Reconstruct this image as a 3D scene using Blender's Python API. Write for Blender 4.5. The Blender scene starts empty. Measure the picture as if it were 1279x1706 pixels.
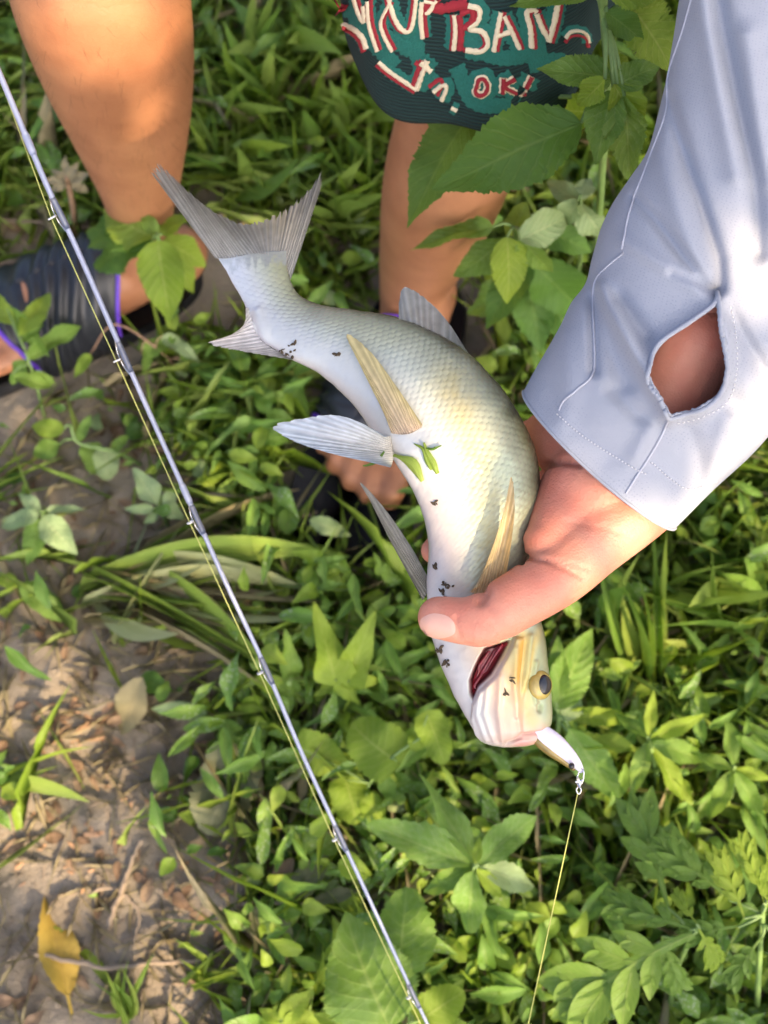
import bpy, math, random
import numpy as np
from mathutils import Vector, Matrix
from mathutils.bvhtree import BVHTree
random.seed(7); rng = np.random.default_rng(7)
S = bpy.context.scene
COL = S.collection
# ------------------------------------------------------------------ camera, sky, sun, exposure
FPX, CX, CY = 2400.0, 639.5, 853.0
CAMZ, PITCH = 1.28, math.radians(70.5)
FWD = np.array([0, math.cos(PITCH), -math.sin(PITCH)]); UPV = np.array([0, math.sin(PITCH), math.cos(PITCH)])
RGT = np.array([1.0, 0, 0]); CAM = np.array([0, 0, CAMZ])
cd = bpy.data.cameras.new('camera'); cam = bpy.data.objects.new('camera', cd); COL.objects.link(cam)
cam.location = CAM; cam.rotation_euler = (math.pi/2 - PITCH, 0, 0)
cd.sensor_fit = 'VERTICAL'; cd.sensor_height = 36.0; cd.lens = FPX/1706*36; cd.clip_start = .02; cd.clip_end = 500
cd.dof.use_dof = True; cd.dof.focus_distance = .79; cd.dof.aperture_fstop = 9.0
S.camera = cam
SUN_EL, SUN_AZ = math.radians(40), math.atan2(.56, -.83)          # sun stands behind the camera, to its right
SUN = np.array([math.sin(SUN_AZ)*math.cos(SUN_EL), math.cos(SUN_AZ)*math.cos(SUN_EL), math.sin(SUN_EL)])
W = bpy.data.worlds.new('World'); S.world = W; W.use_nodes = True
wn = W.node_tree; bg = wn.nodes['Background']
sky = wn.nodes.new('ShaderNodeTexSky'); sky.sky_type = 'NISHITA'; sky.sun_disc = False
sky.sun_elevation = SUN_EL; sky.sun_rotation = SUN_AZ; sky.dust_density = 5; sky.air_density = .6; sky.ozone_density = .2
wn.links.new(sky.outputs[0], bg.inputs[0]); bg.inputs[1].default_value = .15
sl = bpy.data.lights.new('sun', 'SUN'); sl.energy = 2.6; sl.angle = math.radians(.53); sl.color = (1, .74, .45)
so = bpy.data.objects.new('sun', sl); COL.objects.link(so); so.location = SUN*8
so.rotation_euler = Vector(-SUN).to_track_quat('-Z', 'Y').to_euler()
vs = S.view_settings; vs.view_transform = 'Standard'; vs.look = 'None'; vs.gamma = 1; vs.use_curve_mapping = False
vs.exposure = 1.78
S.cycles.max_bounces = 6; S.cycles.diffuse_bounces = 3; S.cycles.glossy_bounces = 3; S.cycles.transmission_bounces = 4; S.cycles.transparent_max_bounces = 6; S.cycles.caustics_reflective = False; S.cycles.caustics_refractive = False

# ------------------------------------------------------------------ helpers
def P(px, py, d):
    px, py, d = np.broadcast_arrays(np.asarray(px, float), np.asarray(py, float), np.asarray(d, float))
    return CAM + d[..., None]*(FWD + ((px-CX)/FPX)[..., None]*RGT + ((CY-py)/FPX)[..., None]*UPV)
def G(px, py, z):                                                  # the point of that sight line at height z
    v = P(px, py, 1.0) - CAM
    return CAM + v*((z-CAMZ)/v[..., 2])[..., None] if v.ndim > 1 else CAM + v*((z-CAMZ)/v[2])
def pix(V):
    r = V-CAM; d = r@FWD
    return CX+FPX*(r@RGT)/d, CY-FPX*(r@UPV)/d, d
def cr(pts, n):                                                    # Catmull-Rom through the points, resampled evenly
    p = np.asarray(pts, float); q = np.vstack([2*p[0]-p[1], p, 2*p[-1]-p[-2]]); out = []
    for i in range(len(p)-1):
        t = np.linspace(0, 1, 24, endpoint=False)[:, None]; a, b, c, d = q[i:i+4]
        out.append(.5*(2*b+(c-a)*t+(2*a-5*b+4*c-d)*t*t+(3*b-a-3*c+d)*t**3))
    o = np.vstack(out+[p[-1:]]); s = np.r_[0, np.cumsum(np.linalg.norm(np.diff(o, axis=0), axis=1))]
    u = np.linspace(0, s[-1], n)
    return np.stack([np.interp(u, s, o[:, k]) for k in range(o.shape[1])], 1)
def seg_dist(X, Y, line):
    best = np.full(np.shape(X), 1e9)
    for (ax, ay), (bx, by) in zip(line[:-1], line[1:]):
        dx, dy = bx-ax, by-ay
        t = np.clip(((X-ax)*dx+(Y-ay)*dy)/(dx*dx+dy*dy+1e-9), 0, 1)
        best = np.minimum(best, np.hypot(X-ax-t*dx, Y-ay-t*dy))
    return best
def inside(X, Y, poly):
    r = np.zeros(np.shape(X), bool); n = len(poly)
    for i in range(n):
        (ax, ay), (bx, by) = poly[i], poly[i-1]
        if ay == by: continue
        r ^= ((ay > Y) != (by > Y)) & (X < (bx-ax)*(Y-ay)/(by-ay)+ax)
    return r
def sdp(X, Y, poly):
    d = seg_dist(X, Y, list(poly)+[poly[0]])
    return np.where(inside(X, Y, poly), -d, d)
def sstep(a, b, x):
    t = np.clip((x-a)/(b-a), 0, 1); return t*t*(3-2*t)
_tab = rng.random((64, 64))
def vn(x, y):                                                      # value noise -1..1
    xi, yi = np.floor(x).astype(int), np.floor(y).astype(int); fx, fy = x-xi, y-yi
    fx, fy = fx*fx*(3-2*fx), fy*fy*(3-2*fy); g = lambda i, j: _tab[i % 64, j % 64]
    return 2*((g(xi, yi)*(1-fx)+g(xi+1, yi)*fx)*(1-fy)+(g(xi, yi+1)*(1-fx)+g(xi+1, yi+1)*fx)*fy)-1
def fbm(x, y, o=4):
    return sum(vn(x*2**k+7*k, y*2**k+3*k)*.5**k for k in range(o))
def mk(name, V, F, mat, parent=None, smooth=True, uv=None, col=None, tint=None):
    V = np.asarray(V, float)
    if parent is not None: V = V-np.array(parent.location)
    me = bpy.data.meshes.new(name)
    F = F.tolist() if isinstance(F, np.ndarray) else F
    me.from_pydata(V.tolist(), [], F)
    li = None
    if uv is not None or col is not None:
        li = np.zeros(len(me.loops), np.int32); me.loops.foreach_get('vertex_index', li)
    if uv is not None:
        me.uv_layers.new(name='UVMap').data.foreach_set('uv', np.asarray(uv, np.float32)[li].ravel())
    if col is not None:
        a = me.color_attributes.new('paint', 'FLOAT_COLOR', 'POINT')
        c = np.ones((len(V), 4), np.float32); c[:, :3] = col; a.data.foreach_set('color', c.ravel())
    if tint is not None:
        a = me.attributes.new('tint', 'FLOAT', 'POINT'); a.data.foreach_set('value', np.asarray(tint, np.float32))
    if smooth: me.polygons.foreach_set('use_smooth', [True]*len(me.polygons))
    me.materials.append(mat); me.update()
    o = bpy.data.objects.new(name, me); COL.objects.link(o)
    if parent is not None: o.parent = parent
    return o
def tag(o, label, cat=None, group=None, kind=None):
    if label: o['label'] = label
    if cat: o['category'] = cat
    if group: o['group'] = group
    if kind: o['kind'] = kind
    return o
def thing(name, label, cat, loc, group=None):
    o = bpy.data.objects.new(name, None); COL.objects.link(o); o.location = Vector([float(c) for c in loc])
    o.empty_display_size = .02
    return tag(o, label, cat, group)
def gridF(n, m, wrap=False):
    i, j = np.meshgrid(np.arange(n-1), np.arange(m if wrap else m-1), indexing='ij'); k = (j+1) % m
    return np.stack([i*m+j, (i+1)*m+j, (i+1)*m+k, i*m+k], -1).reshape(-1, 4)
def tube(pts, rad, n=10, flat=None, closed=True):                  # tapered tube; flat=(axis, factor) squashes the section
    p = np.asarray(pts, float); m = len(p); rad = np.broadcast_to(np.asarray(rad, float), (m,))
    t = np.gradient(p, axis=0); t /= np.linalg.norm(t, axis=1)[:, None]+1e-12
    a = np.cross(t[0], [0, 0, 1.0]); a = a if np.linalg.norm(a) > .1 else np.cross(t[0], [1.0, 0, 0]); N = []
    for k in range(m):
        a = a-t[k]*(a@t[k]); a = a/np.linalg.norm(a); N.append(a)
    N = np.array(N); B = np.cross(t, N); th = np.linspace(0, 2*np.pi, n, endpoint=False)
    O = (np.cos(th)[None, :, None]*N[:, None]+np.sin(th)[None, :, None]*B[:, None])*rad[:, None, None]
    if flat is not None:
        ax = np.asarray(flat[0], float); ax = ax/np.linalg.norm(ax); O = O-(1-flat[1])*(O@ax)[..., None]*ax
    V = (p[:, None]+O).reshape(-1, 3); F = gridF(m, n, True).tolist()
    if closed:
        F += [list(range(n))[::-1], list(range((m-1)*n, m*n))]
    return V, F
def join(parts):
    V, F, o = [], [], 0
    for v, f in parts:
        V.append(v); F += [[i+o for i in q] for q in (f.tolist() if isinstance(f, np.ndarray) else f)]; o += len(v)
    return np.vstack(V), F
def caps(pts, rad, n=20, k=6, flat=None):                          # a limb: tube with rounded ends
    p = np.asarray(pts, float); rad = np.asarray(rad, float)
    s = np.r_[0, np.cumsum(np.linalg.norm(np.diff(p, axis=0), axis=1))]
    q = np.hstack([p, rad[:, None]]); q = cr(q, max(12, 5*len(p))) if len(p) > 2 else q[0]+(q[1]-q[0])*np.linspace(0, 1, 8)[:, None]
    c, r = q[:, :3], q[:, 3]; d0 = c[0]-c[1]; d0 /= np.linalg.norm(d0); d1 = c[-1]-c[-2]; d1 /= np.linalg.norm(d1)
    a = np.linspace(.08, np.pi/2, k, endpoint=False)
    h0 = c[0]+d0*(np.cos(a)*r[0])[:, None]; h1 = c[-1]+d1*(np.cos(a[::-1])*r[-1])[:, None]
    return tube(np.vstack([h0, c, h1]), np.r_[np.sin(a)*r[0], r, np.sin(a[::-1])*r[-1]], n, flat)
def fuse(parts, voxel, smooth=8, fac=.5):                          # overlapping closed shapes -> one continuous skin
    V, F = join(parts); me = bpy.data.meshes.new('t'); me.from_pydata(V.tolist(), [], F)
    o = bpy.data.objects.new('t', me); COL.objects.link(o)
    m = o.modifiers.new('r', 'REMESH'); m.mode = 'VOXEL'; m.voxel_size = voxel
    if smooth: s = o.modifiers.new('s', 'SMOOTH'); s.factor = fac; s.iterations = smooth
    bpy.context.view_layer.update()
    e = bpy.data.meshes.new_from_object(o.evaluated_get(bpy.context.evaluated_depsgraph_get()))
    v = np.zeros(len(e.vertices)*3); e.vertices.foreach_get('co', v); f = [list(q.vertices) for q in e.polygons]
    bpy.data.objects.remove(o); bpy.data.meshes.remove(me); bpy.data.meshes.remove(e)
    return v.reshape(-1, 3), f
def bvh(V, F): return BVHTree.FromPolygons([Vector(v) for v in V], F if isinstance(F, list) else F.tolist())
def onto(tree, px, py, off=0.0, fallback=None):                    # where that sight line meets a surface, lifted by off
    out = []
    for x, y in zip(np.ravel(px), np.ravel(py)):
        d = P(x, y, 1.0)-CAM; d /= np.linalg.norm(d); h = tree.ray_cast(Vector(CAM), Vector(d))
        if h[0] is None:
            out.append(P(x, y, fallback) if fallback else (out[-1] if out else P(x, y, .8))); continue
        n = np.array(h[1]); n = n if n@d < 0 else -n
        out.append(np.array(h[0])+n*off)
    return np.array(out)

# ------------------------------------------------------------------ materials
def mat(name):
    m = bpy.data.materials.new(name); m.use_nodes = True; t = m.node_tree
    return m, t, t.nodes['Principled BSDF'], t.nodes['Material Output']
def nd(t, typ, **kw):
    n = t.nodes.new('ShaderNode'+typ)
    for k, v in kw.items():
        if k.startswith('i'):
            key = int(k[1:]) if k[1:].isdigit() else k[2:]
            n.inputs[key].default_value = v
        else: setattr(n, k, v)
    return n
def math_(t, op, a, b=None, c=None):
    n = nd(t, 'Math', operation=op)
    for i, x in enumerate((a, b, c)):
        if x is None: continue
        if isinstance(x, (int, float)): n.inputs[i].default_value = x
        else: t.links.new(x, n.inputs[i])
    return n.outputs[0]
def mixc(t, f, a, b, blend='MIX'):
    n = nd(t, 'Mix', data_type='RGBA', blend_type=blend)
    for s, x in ((n.inputs[0], f), (n.inputs[6], a), (n.inputs[7], b)):
        if isinstance(x, (int, float)): s.default_value = x
        elif isinstance(x, tuple): s.default_value = (*x, 1) if len(x) == 3 else x
        else: t.links.new(x, s)
    return n.outputs[2]
def noise(t, scale, detail=4, rough=.55, vec=None):
    n = nd(t, 'TexNoise'); n.inputs['Scale'].default_value = scale; n.inputs['Detail'].default_value = detail; n.inputs['Roughness'].default_value = rough
    if vec is None: vec = nd(t, 'TexCoord').outputs['Object']
    t.links.new(vec, n.inputs['Vector']); return n.outputs[0]
def bump(t, b, h, strength, dist):
    n = nd(t, 'Bump'); n.inputs['Strength'].default_value = strength; n.inputs['Distance'].default_value = dist
    t.links.new(h, n.inputs['Height']); t.links.new(n.outputs[0], b.inputs['Normal'])
def plain(name, c, rough=.5, metal=0, var=.15, ns=200, bs=.0, coat=0):
    m, t, b, o = mat(name); f = noise(t, ns)
    t.links.new(mixc(t, f, tuple(x*(1-var) for x in c), tuple(min(1, x*(1+var)) for x in c)), b.inputs['Base Color'])
    b.inputs['Roughness'].default_value = rough; b.inputs['Metallic'].default_value = metal; b.inputs['Coat Weight'].default_value = coat
    if bs: bump(t, b, f, bs, .001)
    return m
def skinmat(name, c, c2, sss=.2):
    m, t, b, o = mat(name); f = noise(t, 28, 3); g = noise(t, 420, 2)
    k = mixc(t, math_(t, 'SMOOTH_MIN', math_(t, 'MULTIPLY', math_(t, 'SUBTRACT', f, .32), 2.2), 1, .1), c, c2)
    t.links.new(mixc(t, math_(t, 'MULTIPLY', g, .22), k, tuple(x*.6 for x in c)), b.inputs['Base Color'])
    b.inputs['Roughness'].default_value = .48; b.inputs['Subsurface Weight'].default_value = sss
    b.inputs['Subsurface Radius'].default_value = (1, .35, .18); b.inputs['Subsurface Scale'].default_value = .006
    # fine skin grain: stretched cells
    vo = nd(t, 'TexVoronoi', feature='DISTANCE_TO_EDGE'); vo.inputs['Scale'].default_value = 520
    t.links.new(nd(t, 'TexCoord').outputs['Object'], vo.inputs['Vector'])
    bump(t, b, math_(t, 'ADD', math_(t, 'MULTIPLY', vo.outputs[0], .9), g), .42, .0007)
    return m
def leafmat(name, c1, c2, vein, nv=8, k=2.2, trans=.35, rough=.42, spots=0, vstr=.55):
    m, t, b, o = mat(name)
    if c1[1] > c1[0]*1.2: c1, c2, vein = [(x[0]*1.22, x[1]*1.03, x[2]*.85) for x in (c1, c2, vein)]
    uv = nd(t, 'UVMap').outputs[0]; sp = nd(t, 'SeparateXYZ'); t.links.new(uv, sp.inputs[0])
    s = math_(t, 'ABSOLUTE', math_(t, 'MULTIPLY_ADD', sp.outputs[0], 2, -1)); v = sp.outputs[1]
    mid = math_(t, 'SUBTRACT', 1, math_(t, 'MULTIPLY', s, 16)); mid = math_(t, 'MAXIMUM', mid, 0)
    lat = math_(t, 'PINGPONG', math_(t, 'SUBTRACT', math_(t, 'MULTIPLY', v, nv), math_(t, 'MULTIPLY', s, k)), .5)
    latm = math_(t, 'MAXIMUM', math_(t, 'SUBTRACT', 1, math_(t, 'MULTIPLY', lat, 9)), 0)
    vm = math_(t, 'MULTIPLY', math_(t, 'MAXIMUM', mid, math_(t, 'MULTIPLY', latm, .55)), vstr)
    oi = nd(t, 'ObjectInfo'); at = nd(t, 'Attribute', attribute_name='tint')
    n1 = noise(t, 9, 2); n2 = noise(t, 160, 2)
    f = math_(t, 'ADD', math_(t, 'MULTIPLY', n1, .7), math_(t, 'ADD', math_(t, 'MULTIPLY', oi.outputs['Random'], .5), math_(t, 'SUBTRACT', at.outputs['Fac'], .15)))
    f = math_(t, 'MINIMUM', math_(t, 'MAXIMUM', f, 0), 1)
    c = mixc(t, f, c1, c2); c = mixc(t, math_(t, 'MULTIPLY', n2, .45), c, tuple(x*.55 for x in c1)); c = mixc(t, vm, c, vein)
    if spots:
        vo = nd(t, 'TexVoronoi'); vo.inputs['Scale'].default_value = 300; t.links.new(nd(t, 'TexCoord').outputs['Object'], vo.inputs['Vector'])
        sm = math_(t, 'MULTIPLY', math_(t, 'LESS_THAN', vo.outputs['Distance'], .33), math_(t, 'GREATER_THAN', n1, .52))
        c = mixc(t, math_(t, 'MULTIPLY', sm, spots), c, (.42, .5, .34))
    t.links.new(c, b.inputs['Base Color']); b.inputs['Roughness'].default_value = rough
    b.inputs['Specular IOR Level'].default_value = .35
    h = math_(t, 'ADD', math_(t, 'MULTIPLY', math_(t, 'MAXIMUM', mid, latm), -.7), math_(t, 'MULTIPLY', n2, .6))
    bump(t, b, h, .5, .0012)
    tr = nd(t, 'BsdfTranslucent'); t.links.new(mixc(t, .35, c, (.38, .55, .04), 'MIX'), tr.inputs[0])
    ms = nd(t, 'MixShader'); ms.inputs[0].default_value = trans
    t.links.new(b.outputs[0], ms.inputs[1]); t.links.new(tr.outputs[0], ms.inputs[2]); t.links.new(ms.outputs[0], o.inputs[0])
    return m
def paintmat(name, rough=.35, metal=.0, film=0, spec=.5, trans=0, clear=0, bs=0, coat=0):
    m, t, b, o = mat(name); a = nd(t, 'Attribute', attribute_name='paint')
    n = noise(t, 260, 4)
    t.links.new(mixc(t, math_(t, 'MULTIPLY', n, .16), a.outputs['Color'], (.3, .28, .22)), b.inputs['Base Color'])
    b.inputs['Roughness'].default_value = rough; b.inputs['Metallic'].default_value = metal; b.inputs['Specular IOR Level'].default_value = spec
    b.inputs['Coat Weight'].default_value = coat; b.inputs['Coat Roughness'].default_value = .18
    if film: b.inputs['Thin Film Thickness'].default_value = film; b.inputs['Thin Film IOR'].default_value = 1.38
    if bs: bump(t, b, n, bs, .0005)
    if trans or clear:
        tr = nd(t, 'BsdfTranslucent'); t.links.new(a.outputs['Color'], tr.inputs[0]); ms = nd(t, 'MixShader'); ms.inputs[0].default_value = trans
        t.links.new(b.outputs[0], ms.inputs[1]); t.links.new(tr.outputs[0], ms.inputs[2])
        tp = nd(t, 'BsdfTransparent'); m2 = nd(t, 'MixShader'); m2.inputs[0].default_value = clear
        t.links.new(ms.outputs[0], m2.inputs[1]); t.links.new(tp.outputs[0], m2.inputs[2]); t.links.new(m2.outputs[0], o.inputs[0])
    return m
M = {}
M['bright'] = leafmat('leaf_bright', (.19, .36, .04), (.30, .48, .08), (.40, .54, .18), trans=.45)
M['mid'] = leafmat('leaf_mid', (.11, .26, .045), (.20, .37, .07), (.30, .45, .15), spots=.35)
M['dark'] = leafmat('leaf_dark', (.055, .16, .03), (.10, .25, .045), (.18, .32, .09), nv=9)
M['pale'] = leafmat('leaf_pale', (.22, .38, .20), (.31, .47, .26), (.42, .54, .34), trans=.25, spots=.5)
M['lance'] = leafmat('leaf_lance', (.14, .32, .07), (.22, .42, .10), (.34, .50, .20), nv=11, spots=.7)
M['grass'] = leafmat('grass_blade', (.17, .33, .06), (.31, .46, .13), (.38, .48, .22), nv=0, trans=.35, vstr=.3)
M['palegrass'] = leafmat('pale_grass', (.34, .38, .17), (.46, .48, .26), (.5, .5, .3), nv=0, trans=.2, rough=.6, vstr=.2)
M['straw'] = leafmat('straw', (.30, .25, .14), (.42, .36, .22), (.46, .4, .26), nv=0, trans=.15, rough=.7, vstr=.2)
M['yellow'] = leafmat('leaf_yellow', (.55, .36, .06), (.68, .48, .10), (.46, .30, .08), nv=12, trans=.15, rough=.6)
M['tan'] = leafmat('leaf_tan', (.36, .30, .15), (.46, .39, .21), (.3, .24, .12), nv=8, trans=.15, rough=.65)
M['wilt'] = leafmat('leaf_wilted', (.15, .17, .09), (.22, .22, .13), (.25, .25, .16), nv=8, trans=.12, rough=.7)
M['brown'] = leafmat('leaf_brown', (.20, .13, .08), (.30, .21, .13), (.18, .11, .07), nv=7, trans=.05, rough=.75)
M['stem'] = plain('plant_stem', (.17, .27, .08), .5, var=.3)
M['stem_red'] = plain('reddish_stem', (.30, .18, .11), .55, var=.3)
M['twig'] = plain('twig_bark', (.27, .21, .15), .85, var=.4, ns=90, bs=.8)
M['chip'] = plain('wood_chip', (.42, .26, .15), .8, var=.5, ns=40, bs=.6)
M['bark'] = plain('bark', (.14, .10, .07), .9, var=.5, ns=30, bs=1)
M['skin_arm'] = skinmat('skin_of_hand', (.64, .29, .20), (.62, .17, .11), .12)
M['skin_leg'] = skinmat('skin_of_legs', (.44, .20, .10), (.33, .135, .066), 0)
M['nail'] = plain('nail', (.66, .37, .29), .30, var=.06)
M['fish'] = paintmat('fish_skin', .34, .08, film=380, spec=.6, coat=.3, bs=.15)
M['fin'] = paintmat('fin_membrane', .4, 0, film=300, trans=.3, clear=.12)
M['fin_dark'] = paintmat('tail_membrane', .45, 0, trans=.25, clear=.2)
M['gill'] = plain('gill_red', (.20, .012, .02), .3, var=.5, ns=300, bs=.5, coat=.4)
M['eye'] = plain('eye_gold', (.36, .28, .07), .25, var=.4, ns=300, coat=.6)
M['pupil'] = plain('pupil_black', (.006, .007, .012), .22, coat=.25)
M['dirt'] = plain('dirt', (.07, .05, .03), .9, var=.5)
M['black'] = plain('black_foam', (.018, .020, .026), .42, var=.3, ns=80)
M['purple'] = plain('purple_foam', (.13, .05, .50), .45)
M['cream'] = plain('cream_thread', (.72, .62, .44), .9, var=.15, ns=700, bs=.8)
M['red'] = plain('red_thread', (.30, .018, .03), .9, var=.2, ns=700, bs=.8)
M['teal'] = plain('teal_thread', (.012, .13, .105), .9, var=.3, ns=700, bs=1)
M['rod'] = plain('rod_blank', (.27, .30, .42), .35, metal=.1, var=.12, coat=.5)
M['wrap'] = plain('rod_wrap', (.10, .115, .17), .3, var=.2, coat=.5)
M['steel'] = plain('steel', (.75, .75, .76), .22, metal=.9, var=.08)
M['white_ring'] = plain('guide_ring', (.72, .72, .74), .3)
M['cork'] = plain('foam_grip', (.03, .03, .035), .8)
M['line'] = plain('braided_line', (.46, .48, .14), .5, var=.1)
M['lure_top'] = plain('lure_white', (.72, .68, .80), .22, var=.05, coat=.6)
M['lure_side'] = plain('lure_gold', (.22, .16, .04), .25, metal=.4, var=.4, coat=.6)
M['hair'] = plain('black_hair', (.012, .010, .009), .5)
M['shirt'] = plain('dark_shirt', (.05, .06, .07), .9)
M['trousers'] = plain('grey_trousers', (.16, .16, .17), .9)
def clothmat():
    m, t, b, o = mat('sleeve_fabric'); uv = nd(t, 'UVMap').outputs[0]
    mp = nd(t, 'Mapping'); t.links.new(uv, mp.inputs[0]); mp.inputs['Scale'].default_value = (1, 1, 1)
    vo = nd(t, 'TexVoronoi'); vo.inputs['Scale'].default_value = 480; vo.inputs['Randomness'].default_value = .25; t.links.new(mp.outputs[0], vo.inputs['Vector'])
    dots = math_(t, 'LESS_THAN', vo.outputs['Distance'], .22); msk = math_(t, 'GREATER_THAN', noise(t, 12, 2), .40)
    wv = noise(t, 900, 2); base = mixc(t, noise(t, 18, 3), (.29, .315, .385), (.325, .35, .415))
    t.links.new(mixc(t, math_(t, 'MULTIPLY', math_(t, 'MULTIPLY', dots, msk), .28), base, (.16, .18, .25)), b.inputs['Base Color'])
    b.inputs['Roughness'].default_value = .8; b.inputs['Specular IOR Level'].default_value = .2; b.inputs['Sheen Weight'].default_value = .2
    bump(t, b, math_(t, 'ADD', wv, math_(t, 'MULTIPLY', dots, -.8)), .35, .0006)
    return m
M['sleeve'] = clothmat(); M['thread'] = plain('sleeve_thread', (.40, .42, .50), .8); M['thread_l'] = plain('pale_thread', (.66, .66, .70), .8)
def shortsmat():
    m, t, b, o = mat('navy_knit'); tc = nd(t, 'TexCoord').outputs['Object']
    wv = nd(t, 'TexWave'); wv.inputs['Scale'].default_value = 130; wv.inputs['Distortion'].default_value = 1.5; t.links.new(tc, wv.inputs['Vector']); wv.bands_direction = 'Z'
    f = noise(t, 14, 3)
    t.links.new(mixc(t, wv.outputs['Fac'], (.004, .016, .018), (.008, .036, .034)), b.inputs['Base Color']); b.inputs['Roughness'].default_value = .95
    bump(t, b, wv.outputs['Fac'], .6, .0015); return m
M['shorts'] = shortsmat()
def soilmat():
    m, t, b, o = mat('soil'); a = noise(t, 7, 6); c = noise(t, 60, 6, .65); d = noise(t, 420, 4)
    k = mixc(t, a, (.22, .18, .13), (.42, .365, .285)); k = mixc(t, math_(t, 'MULTIPLY', c, .75), k, (.34, .295, .23)); k = mixc(t, math_(t, 'MULTIPLY', d, .5), k, (.12, .09, .065))
    t.links.new(k, b.inputs['Base Color']); b.inputs['Roughness'].default_value = .95
    bump(t, b, math_(t, 'ADD', c, math_(t, 'MULTIPLY', d, .5)), .9, .006); return m
M['soil'] = soilmat()

# ------------------------------------------------------------------ the ground
def ground_z(x, y):
    near = np.exp(-((x/1.6)**2+((y-.5)/1.8)**2))
    return (.010*fbm(x*9+3, y*9+5)+.004*fbm(x*40, y*40, 3))*(.35+.65*near)-.004
u = np.linspace(-1, 1, 330); gx = 1.05*u+80*np.sign(u)*np.abs(u)**9; gy = .45+1.15*u+80*np.sign(u)*np.abs(u)**9
X, Y = np.meshgrid(gx, gy, indexing='ij')
tag(mk('ground', np.stack([X, Y, ground_z(X, Y)], -1).reshape(-1, 3), gridF(330, 330), M['soil']), 'bare brown soil of the path', None, None, 'structure')

# ------------------------------------------------------------------ leaves
def profile(kind, t):
    if kind == 'broad': return np.sin(np.pi*np.clip(t, 0, 1)**.72)**.85*(1-.25*t)
    if kind == 'lance': return np.sin(np.pi*t**.8)**.9
    if kind == 'heart': return np.sqrt(np.clip(1-(2*np.clip(t*1.0, 0, 1)**.62-1)**2, 0, 1))
    if kind == 'blade': return np.minimum(1, t*12+.35)*(1-t**2.2)
    if kind == 'arrow': return np.minimum(1, t*9)*(1-t)**.75*1.15
    if kind == 'lobed': return np.sin(np.pi*t**.75)**.7*(.36+.64*np.abs(np.sin(np.pi*(t*3.6+.15)))**.8)
def leafgrid(kind, n=18, m=7, serr=0, fold=.18, droop=.18, quilt=.012, nv=8, wave=0, seed=0, twist=0, arch=0):
    r = np.random.default_rng(seed); t = np.linspace(0, 1, n); s = np.linspace(-1, 1, m); T, Q = np.meshgrid(t, s, indexing='ij')
    w = profile(kind, t)*.5; w[-1] = .002; w[0] = max(.012, w[0] if kind == 'blade' else .012)
    e = w[:, None]*(1+serr*np.where(np.abs(Q) > .9, 1, 0)*np.where(np.arange(n)[:, None] % 2 == 0, 1, -1))
    e = e*(1+.05*r.normal(size=(n, 1))*(serr > 0))
    x = Q*e; y = T+(-.10*np.abs(Q)*(1-T)*(T < .3) if kind == 'heart' else 0)
    if kind == 'lobed': y = T+.16*np.abs(Q)*e*2
    if kind == 'arrow': y = T-.10*np.abs(Q)*(T < .25)*(1-4*np.minimum(T, .25))
    z = fold*np.abs(x)-droop*T**2+quilt*np.cos(2*np.pi*(T*nv-np.abs(Q)*2.2))*(np.abs(Q) > .1)*w[:, None]*2
    z = z+arch*4*T*(1-T)
    z = z+wave*np.sin(T*9+r.random()*6)*Q*w[:, None]*2+.02*np.sin(T*5+r.random()*6)+twist*T*x
    x = x+.035*np.sin(T*3.1+r.random()*6)*T
    return np.stack([x, y, z], -1).reshape(-1, 3), gridF(n, m), np.stack([(Q+1)/2, T], -1).reshape(-1, 2)
LIB = {}
def mugleaf(var):
    r = np.random.default_rng(90+var); lv, lf, luv = leafgrid('lance', n=9, m=5, fold=.15, droop=.15, quilt=0); V, F, U, o = [], [], [], 0
    def add(b, ang, L, w):
        nonlocal o
        c, s = math.cos(ang), math.sin(ang); x, y = lv[:, 0]*w*L/.5*.5, lv[:, 1]*L; V.append(np.stack([b[0]+x*c+y*s, b[1]-x*s+y*c, b[2]+lv[:, 2]*L+.004*r.normal()], -1)); F.append(lf+o); U.append(luv); o += len(lv)
    bend = lambda t: .03*math.sin(t*4+var)
    for k in range(4):
        t = .24+.16*k; L = (.30, .46, .44, .32)[k]*(.85+.3*r.random())
        for sgn in (-1, 1):
            b = (bend(t), t, -.14*t*t); a = sgn*(.88-.10*k+.12*r.normal()); add(b, a, L, .42)
            for q in (.5,): add((b[0]+math.sin(a)*L*q, b[1]+math.cos(a)*L*q, b[2]), a-sgn*.75, L*.36, .42); add((b[0]+math.sin(a)*L*q, b[1]+math.cos(a)*L*q, b[2]), a+sgn*.7, L*.26, .42)
    add((bend(.85), .70, -.08), .05, .34, .42)
    t = np.linspace(0, .95, 12); c = np.stack([.03*np.sin(t*4+var), t, -.14*t*t], -1); wd = np.linspace(.02, .07, 12)
    V.append(np.vstack([c+[[-1, 0, 0]]*wd[:, None], c+[[0, 0, .006]], c+[[1, 0, 0]]*wd[:, None]])); n = 12
    F.append(np.array([[j*n+i, j*n+i+1, (j+1)*n+i+1, (j+1)*n+i] for j in range(2) for i in range(n-1)])+o); U.append(np.stack([np.repeat([.4, .5, .6], n), np.tile(t, 3)], -1))
    return np.vstack(V), np.vstack(F), np.vstack(U)
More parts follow.
